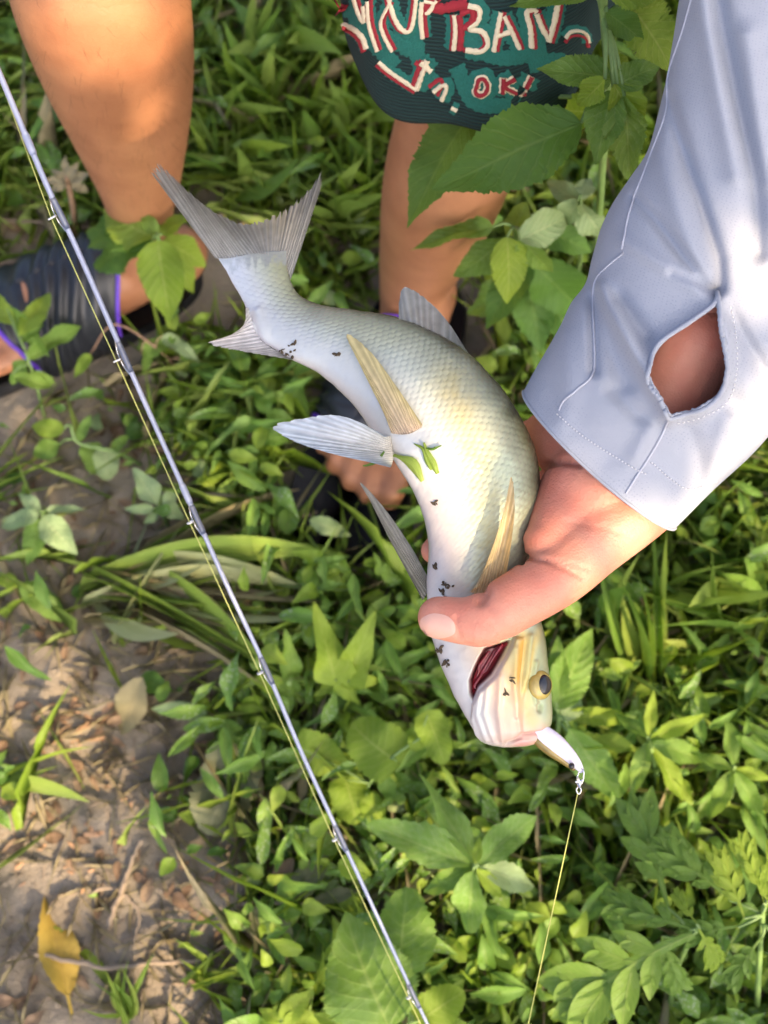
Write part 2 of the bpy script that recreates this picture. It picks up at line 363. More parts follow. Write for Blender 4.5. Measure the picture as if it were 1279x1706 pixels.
def leafmesh(kind, matk, var):
    key = (kind, matk, var)
    if key not in LIB:
        kw = dict(broad=dict(n=70, m=13, serr=.03, wave=.10, quilt=.012), lance=dict(n=28, m=9, serr=.02, wave=.1, droop=.25, nv=11), heart=dict(n=26, m=11, serr=.035, wave=.15, fold=.1),
                  blade=dict(n=20, m=5, quilt=0, fold=.15, droop=.0, arch=.10), arrow=dict(n=24, m=9, wave=.12), lobed=dict(n=46, m=9, wave=.1, droop=.2, quilt=.0))[kind].copy()
        kw['droop'] = kw.get('droop', .18)*(.5+.4*var); kw['seed'] = var*17+hash(kind) % 1 if False else var*17; kw['twist'] = (.0, .35, -.4)[var % 3]
        v, f, uv = mugleaf(var) if kind == 'lobed' else leafgrid(kind, **kw); o = mk('tmp', v, f, M[matk], uv=uv); LIB[key] = o.data; bpy.data.objects.remove(o)
    return LIB[key]
def frame(b, t, nrm, wid):
    y = t-b; L = np.linalg.norm(y); y = y/L; x = np.cross(y, nrm); x /= np.linalg.norm(x)+1e-9; z = np.cross(x, y)
    A = np.eye(4); A[:3, 0] = x*L*wid; A[:3, 1] = y*L; A[:3, 2] = z*L; A[:3, 3] = b; return A
def put_leaf(parent, b, t, wid, kind, matk, name='leaf', jit=.20):
    vw = CAM-(b+t)/2; vw /= np.linalg.norm(vw); n = vw*.7+np.array([0, 0, .5])+rng.normal(size=3)*jit
    o = bpy.data.objects.new(name, leafmesh(kind, matk, int(rng.integers(0, 3)))); COL.objects.link(o); o.parent = parent
    A = frame(b, t, n, wid*1.25 if kind == 'lobed' else wid); A[:3, 3] -= np.array(parent.location); o.matrix_local = Matrix(A.tolist()); return o
def plant(name, label, cat, stem, leaves, kind, matk, group=None, stemmat='stem', sr=.0022, petiole=True):
    pts = np.array([G(x, y, z) for x, y, z in stem]); pts[0, 2] = ground_z(pts[0, 0], pts[0, 1])-.004
    root = thing(name, label, cat, pts[0], group)
    c = cr(pts, 16); parts = [tube(c, np.linspace(sr*1.25, sr*.8, 16), 6)]
    objs = []
    for L in leaves:
        (bx, by, bz), (tx, ty, tz), w = L[:3]; k = L[3] if len(L) > 3 and L[3] else kind; m = L[4] if len(L) > 4 else matk
        b, t = G(bx, by, bz), G(tx, ty, tz); objs.append((b, t, w, k, m))
        if petiole:
            q = c[np.argmin(np.linalg.norm(c-b, axis=1))]
            if np.linalg.norm(q-b) > .004: parts.append(tube(cr([q, (q+b)/2+[0, 0, .006], b], 6), np.linspace(sr*.7, sr*.4, 6), 5))
    V, F = join(parts); mk('stem', V, F, M[stemmat], root)
    for a in objs: put_leaf(root, *a)
    return root

# ------------------------------------------------------------------ the fish
FL = [(360,424),(385,465),(408,505),(424,548),(470,590),(530,622),(585,672),(632,735),(668,785),(700,845),(714,910),(710,970),(714,1030),(728,1090),(752,1150),(778,1198),(796,1226),(806,1234)]
FR = [(476,418),(478,450),(494,488),(530,507),(580,516),(650,527),(720,552),(790,600),(850,668),(888,745),(898,820),(888,890),(882,970),(904,1045),(915,1120),(920,1185),(914,1218),(904,1230)]
FD = [.835,.832,.828,.825,.82,.815,.81,.805,.80,.80,.80,.80,.80,.80,.80,.80,.80,.80]
FT = [.03,.15,.28,.40,.50,.56,.60,.62,.62,.62,.62,.62,.60,.60,.58,.55,.5,.46]
NR, NA = 640, 260
st = cr(np.hstack([np.array(FL), np.array(FR), np.array(FD)[:, None]*1000, np.array(FT)[:, None]*200]), NR)
Lp, Rp, Dp, Tp = st[:, :2], st[:, 2:4], st[:, 4]/1000, st[:, 5]/200
# round the snout off with closing rings
k = np.linspace(0, 1, 14)[1:]; sc = np.sqrt(np.clip(1-k**2, 0, 1)); c0 = (Lp[-1]+Rp[-1])/2; h0 = (Rp[-1]-Lp[-1])/2
ax = np.array([-.04, 1.0])
Lp = np.vstack([Lp, c0+ax*13*k[:, None]-h0*sc[:, None]]); Rp = np.vstack([Rp, c0+ax*13*k[:, None]+h0*sc[:, None]])
Dp = np.r_[Dp, np.full(13, Dp[-1])]; Tp = np.r_[Tp, np.full(13, Tp[-1])]; NR += 13
th = np.linspace(0, 2*np.pi, NA, endpoint=False); ca, sa = np.cos(th), np.sin(th)
ca2 = np.sign(ca)*np.abs(ca)**.92; sa2 = np.sign(sa)*np.abs(sa)**.92
Cc, Hh = (Lp+Rp)/2, (Rp-Lp)/2; hw = np.linalg.norm(Hh, axis=1)
px = Cc[:, 0:1]+Hh[:, 0:1]*ca2; py = Cc[:, 1:2]+Hh[:, 1:2]*ca2
dep = Dp[:, None]-(hw*Tp*Dp/FPX)[:, None]*sa2
Vf = P(px, py, dep)
def gnormals(V):
    a = np.gradient(V, axis=0); b = np.roll(V, -1, 1)-np.roll(V, 1, 1); n = np.cross(a, b); n /= np.linalg.norm(n, axis=-1, keepdims=True)+1e-12; return n
Nf = gnormals(Vf); flip = -np.sign((Nf[300, NA//4]*FWD).sum()); Nf *= flip
arcL = np.r_[0, np.cumsum(np.linalg.norm(np.diff(Vf[:, NA//4], axis=0), axis=1))][:, None]*np.ones((1, NA))
ringlen = np.linalg.norm(Vf-np.roll(Vf, 1, 1), axis=-1); arcA = np.cumsum(ringlen, 1); arcA = arcA-arcA[:, NA//4:NA//4+1]
front = sa > 0; FRONT = np.broadcast_to(front, px.shape)
tt = (np.broadcast_to(ca, px.shape)+1)/2                            # 0 belly edge, 1 back edge
# scales: staggered domes, each tilted so that its hind rim stands proud
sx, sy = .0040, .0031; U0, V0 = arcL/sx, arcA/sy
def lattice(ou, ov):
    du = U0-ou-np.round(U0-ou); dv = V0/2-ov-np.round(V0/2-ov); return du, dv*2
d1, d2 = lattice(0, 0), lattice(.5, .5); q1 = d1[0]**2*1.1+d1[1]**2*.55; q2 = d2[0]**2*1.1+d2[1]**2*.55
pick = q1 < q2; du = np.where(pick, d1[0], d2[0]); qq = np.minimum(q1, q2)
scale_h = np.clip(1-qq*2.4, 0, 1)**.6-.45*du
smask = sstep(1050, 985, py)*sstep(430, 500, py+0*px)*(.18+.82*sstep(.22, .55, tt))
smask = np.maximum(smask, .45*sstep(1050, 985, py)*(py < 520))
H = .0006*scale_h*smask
GILL = [(806,1080),(850,1066),(837,1093),(819,1124),(796,1146),(787,1168),(781,1156),(780,1134),(787,1115),(795,1098)]
OPER = [(856,1060),(840,1093),(821,1126),(798,1148),(786,1172),(784,1196),(792,1222),(802,1240),(840,1248),(880,1250),(866,1190),(868,1120),(876,1060)]
sg = sdp(px, py, GILL); sop = sdp(px, py, OPER)
H = H-np.where(FRONT, .007*sstep(1, -7, sg), 0)
H = H+np.where(FRONT, .0032*sstep(1, -6, sop)*sstep(880, 850, px)*sstep(1250, 1215, py), 0)
# folds of the cheek skin, brow ridge and nostril pit, gill membranes
for line, a, w in (([(800,1150),(797,1185),(812,1228)], .0010, 4), ([(812,1140),(808,1185),(825,1235)], .0009, 4), ([(832,1125),(830,1180),(838,1238)], .0010, 5), ([(858,1080),(856,1140),(860,1190)], .0011, 5),
                   ([(884,1060),(878,1120),(866,1165),(866,1215)], .0013, 5), ([(893,1104),(887,1140),(893,1172)], .0012, 4), ([(842,1240),(870,1226),(900,1222)], -.0022, 3.5), ([(900,1176),(899,1184)], -.0016, 4)):
    H = H+np.where(FRONT, a*np.exp(-(seg_dist(px, py, line)/w)**2), 0)
# belly fold next to the rear pelvic fin, soft body wrinkles
H = H+np.where(FRONT, .0014*np.exp(-(seg_dist(px, py, [(420,545),(450,595),(430,520)])/10)**2), 0)+.0004*fbm(px/45, py/45)
Vf = Vf+Nf*H[..., None]
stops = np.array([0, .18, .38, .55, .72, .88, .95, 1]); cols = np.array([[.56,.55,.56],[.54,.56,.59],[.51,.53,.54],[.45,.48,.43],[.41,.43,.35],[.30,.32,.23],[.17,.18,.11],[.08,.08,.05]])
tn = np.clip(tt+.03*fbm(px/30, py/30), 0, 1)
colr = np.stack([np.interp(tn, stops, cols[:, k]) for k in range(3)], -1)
def blend(w, c): 
    global colr
    w = np.clip(w, 0, 1)[..., None]; colr = colr*(1-w)+np.array(c)*w
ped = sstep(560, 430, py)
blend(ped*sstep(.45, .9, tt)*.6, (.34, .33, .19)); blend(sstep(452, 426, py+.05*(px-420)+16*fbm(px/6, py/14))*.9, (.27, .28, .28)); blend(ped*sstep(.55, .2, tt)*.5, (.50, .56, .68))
nz = .5+.5*fbm(px/14, py/14)
blend(.6*np.exp(-(seg_dist(px, py, [(748,640),(792,740),(812,840),(806,960)])/34)**2)*(.55+.6*nz), (.52, .42, .17))
blend(.4*np.exp(-(seg_dist(px, py, [(560,520),(640,560)])/30)**2), (.40, .42, .28))
blend(.55*np.exp(-(seg_dist(px, py, [(735,820),(750,960)])/32)**2), (.56, .41, .34))
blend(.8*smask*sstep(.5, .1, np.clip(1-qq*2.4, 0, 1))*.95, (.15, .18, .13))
hd = sstep(1030, 1075, py)
hs = np.array([-20, 30, 62, 84, 104, 130, 165, 200]); x0 = np.interp(py, [1000, 1060, 1110, 1160, 1210, 1250], [716, 722, 738, 760, 785, 800])
hc = np.array([[.52,.52,.55],[.52,.49,.49],[.54,.41,.34],[.55,.37,.26],[.50,.36,.17],[.37,.38,.22],[.29,.32,.17],[.13,.13,.06]])
hcol = np.stack([np.interp(px-x0, hs, hc[:, k]) for k in range(3)], -1); w = hd[..., None]; colr = colr*(1-w)+hcol*w
blend(hd*np.exp(-(seg_dist(px, py, [(872,1050),(866,1095),(860,1128)])/11)**2)*.95, (.58, .33, .03))
blend(hd*np.exp(-(seg_dist(px, py, [(898,1040),(885,1100),(872,1150)])/6)**2)*.6, (.58, .42, .08))
blend(hd*np.exp(-(seg_dist(px, py, [(835,1130),(838,1220)])/20)**2)*.55, (.56, .34, .25))
blend(hd*np.exp(-(seg_dist(px, py, [(868,1236),(900,1222)])/13)**2)*.85, (.55, .26, .25))
blend(np.where(FRONT, sstep(2, -3, sg), 0), (.13, .01, .015))
blend(np.where(FRONT, .5*np.exp(-((sop+3)/3.0)**2)*sstep(860, 830, px)*(py < 1215), 0), (.60, .50, .43))
fish = thing('fish', 'silvery white fish with forked tail gripped head down in a bare hand', 'fish', P(800, 900, .80))
fv = Vf.reshape(-1, 3); ff = gridF(NR, NA, True)
if flip > 0: ff = ff[:, ::-1]
fl = ff.tolist()+[list(range(NA))]
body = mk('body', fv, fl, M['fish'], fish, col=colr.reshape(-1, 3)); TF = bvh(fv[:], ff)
tag(body, 'scaly silver body with white belly and golden flank')
def patch(tree, poly, off, step=2.0, dome=0):                       # a piece of skin laid on a surface, cut to an outline
    poly = np.array(poly, float); lo, hi = poly.min(0), poly.max(0); c = poly.mean(0); b = cr(np.vstack([poly, poly[:1]]), 60)[:-1]
    rings = np.linspace(1, 0, 9); V = []
    for r in rings[:-1]:
        q = c+(b-c)*r; V.append(onto(tree, q[:, 0], q[:, 1], off+dome*(1-r*r)))
    V = np.vstack(V); ctr = V[-59:].mean(0)[None]; n = 59
    F = gridF(8, n, True).tolist()+[[7*n+(j+1) % n, 7*n+j, 8*n] for j in range(n)]
    return np.vstack([V, ctr]), F
v, f = patch(TF, [(808,1084),(846,1070),(834,1093),(816,1122),(795,1143),(787,1160),(784,1140),(790,1116)], .0012); mk('gill', v, f, M['gill'], fish)['label'] = 'dark red gill showing through the open gill cover'
# gill filaments
parts = []
for k in range(5):
    a = np.array([(842-6*k, 1074+3*k), (816-5*k, 1112+4*k), (790-1*k, 1150+1*k)]) if k < 4 else np.array([(815,1084),(796,1112),(786,1140)])
    q = cr(a, 12); parts.append(tube(onto(TF, q[:, 0], q[:, 1], .0016), .0011, 5))
v, f = join(parts); mk('gill_filaments', v, f, M['gill'], fish)
# eye
ec = P(900, 1141, .7905); vd = P(1075, 1130, .735)-ec; vd /= np.linalg.norm(vd)
def ball(c, r, n=24, m=16):
    a = np.linspace(0, np.pi, m); b = np.linspace(0, 2*np.pi, n, endpoint=False)
    V = np.stack([np.outer(np.sin(a), np.cos(b)), np.outer(np.sin(a), np.sin(b)), np.outer(np.cos(a), np.ones(n))], -1).reshape(-1, 3); return c+V*r, gridF(m, n, True)
v, f = ball(ec, .0082); v = v-(1-.55)*((v-ec)@vd)[:, None]*vd; eye = mk('eye', v, f, M['eye'], fish)
a = np.linspace(0, 2*np.pi, 28, endpoint=False); e1 = np.cross(vd, UPV); e1 /= np.linalg.norm(e1); e2 = np.cross(e1, vd)
V = []
for r in (.0052, .0045, .0032, .0016): V.append(ec+vd*(.0082*.55*math.sqrt(1-(r/.0082)**2)+.00035*(r < .005)-.0006*(r > .005))+r*(np.cos(a)[:, None]*e1+np.sin(a)[:, None]*e2*1.1))
v = np.vstack(V+[(ec+vd*(.0082*.55+.0006))[None]]); f = gridF(4, 28, True).tolist()+[[84+(j+1) % 28, 84+j, 112] for j in range(28)]
pu = mk('pupil', v-np.array(fish.location)+np.array(fish.location), f, M['pupil'], fish); pu.parent = eye
def fin(name, base, edge, db, de, c0, c1, m, rays=16, jag=.03, n=40, onfish=None, ridge=.00032, label=None, bulge=0):
    B, E = cr(base, rays*6+1), cr(edge, rays*6+1); t = np.linspace(0, 1, n)[:, None]
    j = 1-jag*rng.random(rays*6+1)-jag*.8*(np.arange(rays*6+1) % 6 == 3)
    q = B[None]+(E-B)[None]*(t*j)[..., None]
    ph = np.cumsum(np.r_[0, np.repeat(.6+.8*rng.random(rays), 6)]); ph = ph/ph[-1]*rays; rid = ridge*np.cos(2*np.pi*ph)[None]*(1-.4*t)
    dd = np.broadcast_to(db+(de-db)*t-bulge*np.sin(np.pi*t), q.shape[:2])-rid
    if onfish is not None:
        V = onto(TF, q[..., 0], q[..., 1], 0, fallback=db).reshape(*q.shape[:2], 3); V = V-FWD*(onfish[0]+(onfish[1]-onfish[0])*t**1.5)[..., None]-FWD*rid[..., None]
    else: V = P(q[..., 0], q[..., 1], dd)
    w = (t*np.ones((1, rays*6+1)))[..., None]; ray = (.5+.5*np.cos(2*np.pi*ph))[None, :, None]
    wq = np.clip(w*1.25, 0, 1)**.7; C = np.array(c0)*(1-wq)+np.array(c1)*wq; C = C*(.80+.26*ray*(.6+.8*rng.random((1, rays*6+1, 1)))); C = C*(1+.12*fbm(q[..., 0]/9, q[..., 1]/9))[..., None]
    N = rays*6+1; back = V+FWD*.0006; F = gridF(n, N); F2 = F[:, ::-1]+n*N
    rimi = list(range(N))+[i*N+N-1 for i in range(1, n)]+[(n-1)*N+k for k in range(N-2, -1, -1)]+[i*N for i in range(n-2, 0, -1)]
    F3 = [[rimi[i], rimi[i-1], rimi[i-1]+n*N, rimi[i]+n*N] for i in range(len(rimi))]
    o = mk(name, np.vstack([V.reshape(-1, 3), back.reshape(-1, 3)]), F.tolist()+F2.tolist()+F3, m, fish, col=np.clip(np.vstack([C.reshape(-1, 3)]*2), 0, 1))
    if label: o['label'] = label
    return o
fin('tail_fin', [(358,430),(380,430),(402,426),(422,422),(444,424),(464,436),(484,466)], [(250,286),(256,270),(276,280),(304,308),(338,338),(370,358),(400,370),(434,366),(470,350),(502,326),(526,298),(537,283),(538,302)], .833, .842, (.46,.46,.44), (.25,.24,.215), M['fin_dark'], 32, .11, label='dark grey forked tail fin')
fin('dorsal_fin', [(664,533),(690,541),(720,552),(750,568),(780,590)], [(664,505),(672,478),(700,490),(740,528),(780,588)], .808, .815, (.36,.38,.36), (.34,.36,.36), M['fin_dark'], 11, .03)
fin('anal_fin', [(414,512),(424,545),(442,572),(470,588),(492,598)], [(409,514),(406,540),(384,558),(344,573),(400,585),(490,600)], .822, .815, (.62,.64,.68), (.66,.64,.63), M['fin'], 18, .10)
fin('pelvic_fin', [(650,726),(654,742),(656,760),(652,776)], [(640,728),(600,704),(555,691),(500,697),(452,711),(495,738),(560,758),(615,770),(650,779)], .79, .775, (.66,.66,.62), (.50,.58,.66), M['fin'], 18, .02, bulge=.004, label='pale blue grey pelvic fin spread out from the belly')
fin('pelvic_fin', [(652,722),(668,724),(684,722),(702,712)], [(640,690),(600,610),(576,556),(618,588),(664,650),(703,708)], .775, .775, (.74,.60,.46), (.66,.58,.30), M['fin'], 14, .015, onfish=(.0012, .004), label='yellowish pelvic fin lying flat along the flank')
fin('pectoral_fin', [(782,985),(800,992),(820,990),(838,972)], [(792,975),(820,900),(838,840),(848,792),(853,840),(849,890),(838,965)], .775, .765, (.80,.68,.42), (.74,.62,.36), M['fin'], 12, .015, onfish=(.002, .016), label='golden pectoral fin beside the thumb')
fin('pectoral_fin', [(704,1000),(709,992),(713,980),(712,965)], [(690,975),(652,905),(618,838),(596,798),(640,846),(684,910),(713,962)], .805, .80, (.40,.38,.33), (.24,.24,.22), M['fin_dark'], 9, .02, label='dark grey pectoral fin on the far side of the belly')
# dirt clinging to the fish
parts = []
for x, y, n, sp in ((480,592,7,12),(468,585,5,9),(562,588,5,6),(487,578,3,8),(744,976,9,9),(738,990,6,8),(726,945,4,4),(733,1080,8,7),(742,1105,8,6),(853,1132,4,5),(845,1155,5,6),(727,840,3,6)):
    for k in range(n):
        cx, cy = x+rng.normal()*sp*.5, y+rng.normal()*sp*.4; a = rng.random()*6.28; l = 1.5+rng.random()*4
        q = onto(TF, [cx-l*math.cos(a), cx, cx+l*math.cos(a)], [cy-l*math.sin(a), cy+rng.normal(), cy+l*math.sin(a)], .0004)
        if np.ptp(q[:, 2]) < .02: parts.append(tube(q, np.array([.4, 1, .3])*(.0004+.0006*rng.random()), 5))
v, f = join(parts); o = mk('dirt_specks', v, f, M['dirt'], fish); o['kind'] = 'stuff'
scrap = thing('grass_scrap', 'torn scrap of green grass stuck to the belly of the fish', 'grass', onto(TF, [705], [785], .002)[0])
for pts, w in (([(642,748),(668,760),(690,772),(706,800)], (1.5, 3, 9, 3)), ([(730,788),(722,770),(712,752),(708,738)], (3, 6, 4, 1.5)), ([(692,740),(706,748),(712,766),(720,782)], (1, 3, 4, 2)), ([(640,752),(628,768),(612,775),(604,776)], (1.5, 3, 2, 1)), ([(708,746),(722,748),(736,742)], (1.5, 2, 1))):
    c = cr(np.hstack([np.array(pts, float), np.array(w, float)[:, None]]), 14); n = np.gradient(c[:, :2], axis=0); n = np.stack([-n[:, 1], n[:, 0]], 1); n /= np.linalg.norm(n, axis=1)[:, None]
    rows = []
    for s in (-1, -.5, 0, .5, 1):
        e = c[:, :2]+n*c[:, 2:3]*s; rows.append(onto(TF, e[:, 0], e[:, 1], .0016+.0016*(1-abs(s)), fallback=.785))
    V = np.stack(rows, 1); mk('blade', V.reshape(-1, 3), gridF(14, 5), M['dark'] if w[2] < 3 else M['grass'], scrap, uv=np.stack(np.meshgrid(np.linspace(0, 1, 14), np.linspace(0, 1, 5), indexing='ij')[::-1], -1).reshape(-1, 2))

# ------------------------------------------------------------------ the person who holds the fish: arm in view, body beyond the frame
def pd(*a): return np.array([P(x, y, d) for x, y, d in a])
mm = lambda *r: np.array(r)/1000
wrist = P(1075, 735, .80); elbow = P(1305, 60, .785); sh = np.array([.40, .66, .80]); sh2 = np.array([.70, .98, .80])
pel = np.array([.66, 1.10, .24]); nk = np.array([.56, .80, .90]); hdp = np.array([.53, .74, 1.06])
hand = [caps(pd((1150,560,.785),(1085,700,.797),(1050,770,.80)), mm(31, 30, 30)),
        caps(pd((1090,795,.803),(1035,850,.797),(985,900,.789),(925,960,.776),(838,1014,.765)), mm(27, 24.5, 21, 17.5, 15.5)),
        caps(pd((838,1016,.765),(785,1034,.7625),(731,1029,.765)), mm(15.5, 13.2, 11.6), flat=(FWD, .85)),
        caps(pd((1010,790,.80),(960,850,.797),(912,906,.783)), mm(30, 26, 14)),
        caps(pd((985,760,.812),(935,735,.825),(908,725,.842)), mm(29, 20, 14)),
        caps(pd((1040,770,.812),(980,840,.832),(960,890,.836)), mm(30, 26, 20)),
        caps(pd((915,728,.842),(868,742,.862),(800,815,.872),(735,905,.848),(722,918,.834)), mm(14, 11.5, 10, 8.6, 7.6)),
        caps(pd((945,800,.85),(870,850,.872),(785,900,.872),(742,950,.845)), mm(15, 11.5, 10, 8)),
        caps(pd((965,855,.85),(890,915,.87),(800,960,.866),(750,1000,.842)), mm(14, 11, 9.6, 7.8)),
        caps(pd((985,900,.842),(918,958,.86),(850,1000,.856),(790,1012,.84)), mm(12, 9.5, 8.6, 7))]
V, F = fuse(hand, .0016, 7)
X, Y, Dd = pix(V); dcen = Dd < .80
def carve(lines):
    h = np.zeros(len(V))
    for l, a, w in lines: h += 1.6*a*np.exp(-(seg_dist(X, Y, l)/w)**2)
    return h*np.where(Dd < .815, 1, 0)
disp = carve([([(862,926),(905,932),(945,948),(970,962)], -.0011, 4), ([(866,926),(930,934),(985,950)], -.0006, 3), ([(905,775),(935,768),(965,772)], -.0022, 5), ([(865,905),(868,935)], -.0016, 5), ([(806,985),(800,1000)], -.0022, 9),
              ([(808,1040),(820,1062),(824,1080)], -.0005, 3), ([(818,1036),(832,1058),(838,1074)], -.0005, 3), ([(797,1050),(806,1072)], -.0004, 3), ([(940,868),(1010,880),(1050,893)], -.0003, 4),
              ([(812,1066)], .0, 1) if False else ([(800,1060),(815,1062)], .0016, 18), ([(760,1030),(764,1062)], -.0007, 4)])
nv_ = np.zeros_like(V)
me = bpy.data.meshes.new('t'); me.from_pydata(V.tolist(), [], F); me.vertices.foreach_get('normal', (nb := np.zeros(len(V)*3))); nv_ = nb.reshape(-1, 3); bpy.data.meshes.remove(me)
V = V+nv_*disp[:, None]; TH = bvh(V, F)
# body beyond the frame: a person squatting, fused with the arm to one skin
knee1, knee2 = np.array([.62, .62, .50]), np.array([.92, .80, .50]); ft1, ft2 = np.array([.56, .92, .06]), np.array([.86, 1.10, .06])
rest = [caps([P(1150, 560, .785), elbow], mm(31, 36)), caps([elbow, sh], mm(36, 50)), caps([sh, nk-[0, 0, .06], sh2], mm(55, 80, 58)),
        caps([nk-[-.02, -.06, .10], pel+[0, 0, .18], pel], mm(125, 130, 140)), caps([nk-[0, 0, .05], hdp-[0, 0, .06]], mm(56, 52)),
        caps([hdp-[0, -.02, .03], hdp+[0, .02, .07]], mm(78, 88)), caps([hdp+[-.02, -.08, -.03], hdp+[-.03, -.105, -.03]], mm(13, 11)), caps([hdp+[-.085, .03, -.01], hdp+[-.09, .03, .02]], mm(11, 13)), caps([hdp+[.085, .03, -.01], hdp+[.09, .03, .02]], mm(11, 13)),
        caps([pel+[-.09, 0, 0], knee1], mm(88, 62)), caps([knee1, ft1], mm(58, 38)), caps([ft1-[0, -.04, .01], ft1+[0, -.16, -.02]], mm(36, 30)),
        caps([pel+[.09, 0, 0], knee2], mm(88, 62)), caps([knee2, ft2], mm(58, 38)), caps([ft2-[0, -.04, .01], ft2+[0, -.16, -.02]], mm(36, 30)),
        caps([sh2, [.88, .78, .62], [.80, .66, .56]], mm(52, 44, 32)), caps([[.80, .66, .56], [.72, .64, .55]], mm(30, 24))]
V2, F2 = fuse(rest, .011, 5)
n0 = len(V); person1 = thing('person', 'person in a pale blue grey sleeve squatting and gripping the fish', 'person', (.70, 1.0, 0))
mk('body', np.vstack([V, V2]), F+[[i+n0 for i in q] for q in F2], M['skin_arm'], person1)
v, f = patch(TH, [(699,1040),(703,1030),(722,1022),(746,1027),(757,1040),(756,1056),(735,1063),(708,1060)], .00025, dome=.0003); mk('thumbnail', v, f, M['nail'], person1)
def clothes(name, parts, voxel, m, parent, sm=6):
    v, f = fuse(parts, voxel, sm); return mk(name, v, f, m, parent)
clothes('jacket', [caps([elbow+(sh-elbow)*.25, sh], mm(60, 66)), caps([sh, nk-[0, 0, .06], sh2], mm(66, 90, 70)), caps([nk-[-.02, -.06, .10], pel+[0, 0, .18], pel+[0, 0, .08]], mm(140, 146, 150)), caps([sh2, [.88, .78, .62], [.82, .68, .57]], mm(64, 56, 44))], .012, M['sleeve'], person1)
clothes('trousers', [caps([pel+[-.09, 0, 0], knee1], mm(102, 76)), caps([knee1, ft1+[0, 0, .06]], mm(74, 56)), caps([pel+[.09, 0, 0], knee2], mm(102, 76)), caps([knee2, ft2+[0, 0, .06]], mm(74, 56)), caps([pel-[.06, 0, 0], pel+[.06, 0, 0]], mm(145, 145))], .012, M['trousers'], person1)
for q in (ft1, ft2): clothes('shoe', [caps([q+[0, .05, -.02], q+[0, -.17, -.025]], mm(42, 38))], .008, M['black'], person1)
clothes('hair', [caps([hdp+[0, .035, .03], hdp+[0, .02, .085]], mm(90, 92))], .009, M['hair'], person1)
# sleeve: a tube traced along the arm with an oval slit at the wrist
SL = [(872,652),(890,618),(910,584),(934,541),(951,505),(975,472),(986,430),(1001,380),(1021,338),(1050,295),(1079,250),(1096,190),(1110,130),(1122,60),(1135,-20),(1165,-150),(1215,-300)]
SR = [(1125,880),(1190,815),(1245,765),(1282,725),(1310,690),(1335,640),(1350,600),(1365,550),(1380,500),(1395,440),(1410,380),(1425,300),(1440,220),(1450,130),(1460,30),(1480,-100),(1500,-250)]
NS, NB = 330, 300
q = cr(np.hstack([np.array(SL, float), np.array(SR, float)]), NS); a = np.linspace(0, 2*np.pi, NB, endpoint=False); s = np.linspace(0, 1, NS)[:, None]
C, Hs = (q[:, :2]+q[:, 2:])/2, (q[:, 2:]-q[:, :2])/2; dc = np.interp(s, [0, .3, .7, 1], [.797, .788, .768, .75])
arm = np.array([-.50, .86]); shift = 42*np.exp(-s/.10)*np.clip(np.sin(a), 0, 1)[None]
sx_ = C[:, 0:1]+Hs[:, 0:1]*np.cos(a)+arm[0]*shift*.6; sy_ = C[:, 1:2]+Hs[:, 1:2]*np.cos(a)+arm[1]*shift*.6
rad = np.linalg.norm(Hs, axis=1)[:, None]*dc/FPX; sd_ = dc-rad*np.interp(s, [0, .2, 1], [.74, .80, .85])*np.sign(np.sin(a))*np.abs(np.sin(a))**.85
frt = np.clip(np.sin(a), 0, 1)[None]**.3
for line, amp, w in (([(1190,-40),(1200,40),(1228,172),(1258,300),(1262,420)], -.008, 17), ([(1165,-20),(1185,60),(1205,170),(1228,290)], .005, 22), ([(1245,60),(1262,200),(1275,300)], .005, 22),
                     ([(1112,165),(1150,290),(1195,430),(1198,480)], -.0065, 13), ([(1090,230),(1120,330),(1165,450)], .004, 18), ([(1055,330),(1090,365),(1140,430),(1188,486)], -.005, 11), ([(1040,400),(1100,440),(1180,490)], .003, 14),
                     ([(1000,478),(1042,557),(1082,632),(1112,685)], .009, 13), ([(985,500),(1010,560),(1040,640)], -.005, 18), ([(1030,500),(1075,560)], -.005, 16), ([(985,470),(988,560),(990,616)], -.005, 10),
                     ([(1193,494),(1225,540),(1262,600),(1290,650)], -.006, 14), ([(1200,500),(1215,560),(1216,620),(1200,660),(1150,690),(1118,694)], .006, 13), ([(1195,640),(1240,690),(1240,740)], -.007, 22), ([(1140,700),(1160,760),(1165,800)], -.005, 20), ([(1090,700),(1060,760)], .003, 16),
                     ([(1215,700),(1195,770),(1180,820)], .005, 18), ([(940,560),(950,640),(935,700)], .003, 22), ([(900,640),(950,700),(1010,760)], -.002, 24), ([(1193,490),(1160,470),(1120,455)], -.003, 8), ([(1020,650),(1060,690),(1100,705)], -.003, 14)):
    sd_ = sd_-amp*np.exp(-(seg_dist(sx_, sy_, line)/w)**2)*frt
sd_ = sd_+.0010*vn(sx_/70, sy_/70)
HOLE = [(1194,494),(1188,511),(1149,540),(1103,572),(1085,606),(1084,636),(1101,660),(1112,684),(1118,692),(1140,686),(1172,676),(1197,653),(1208,622),(1207,592),(1199,550),(1195,516)]
hole = np.array(HOLE, float); hp = cr(np.vstack([hole, hole[:1]]), 240)
fr = np.broadcast_to(np.sin(a)[None] > .05, sx_.shape); hd_ = sdp(sx_, sy_, [tuple(p) for p in hp[::3]]); ins = (hd_ < 0) & fr
near = fr & (np.abs(hd_) < 7)
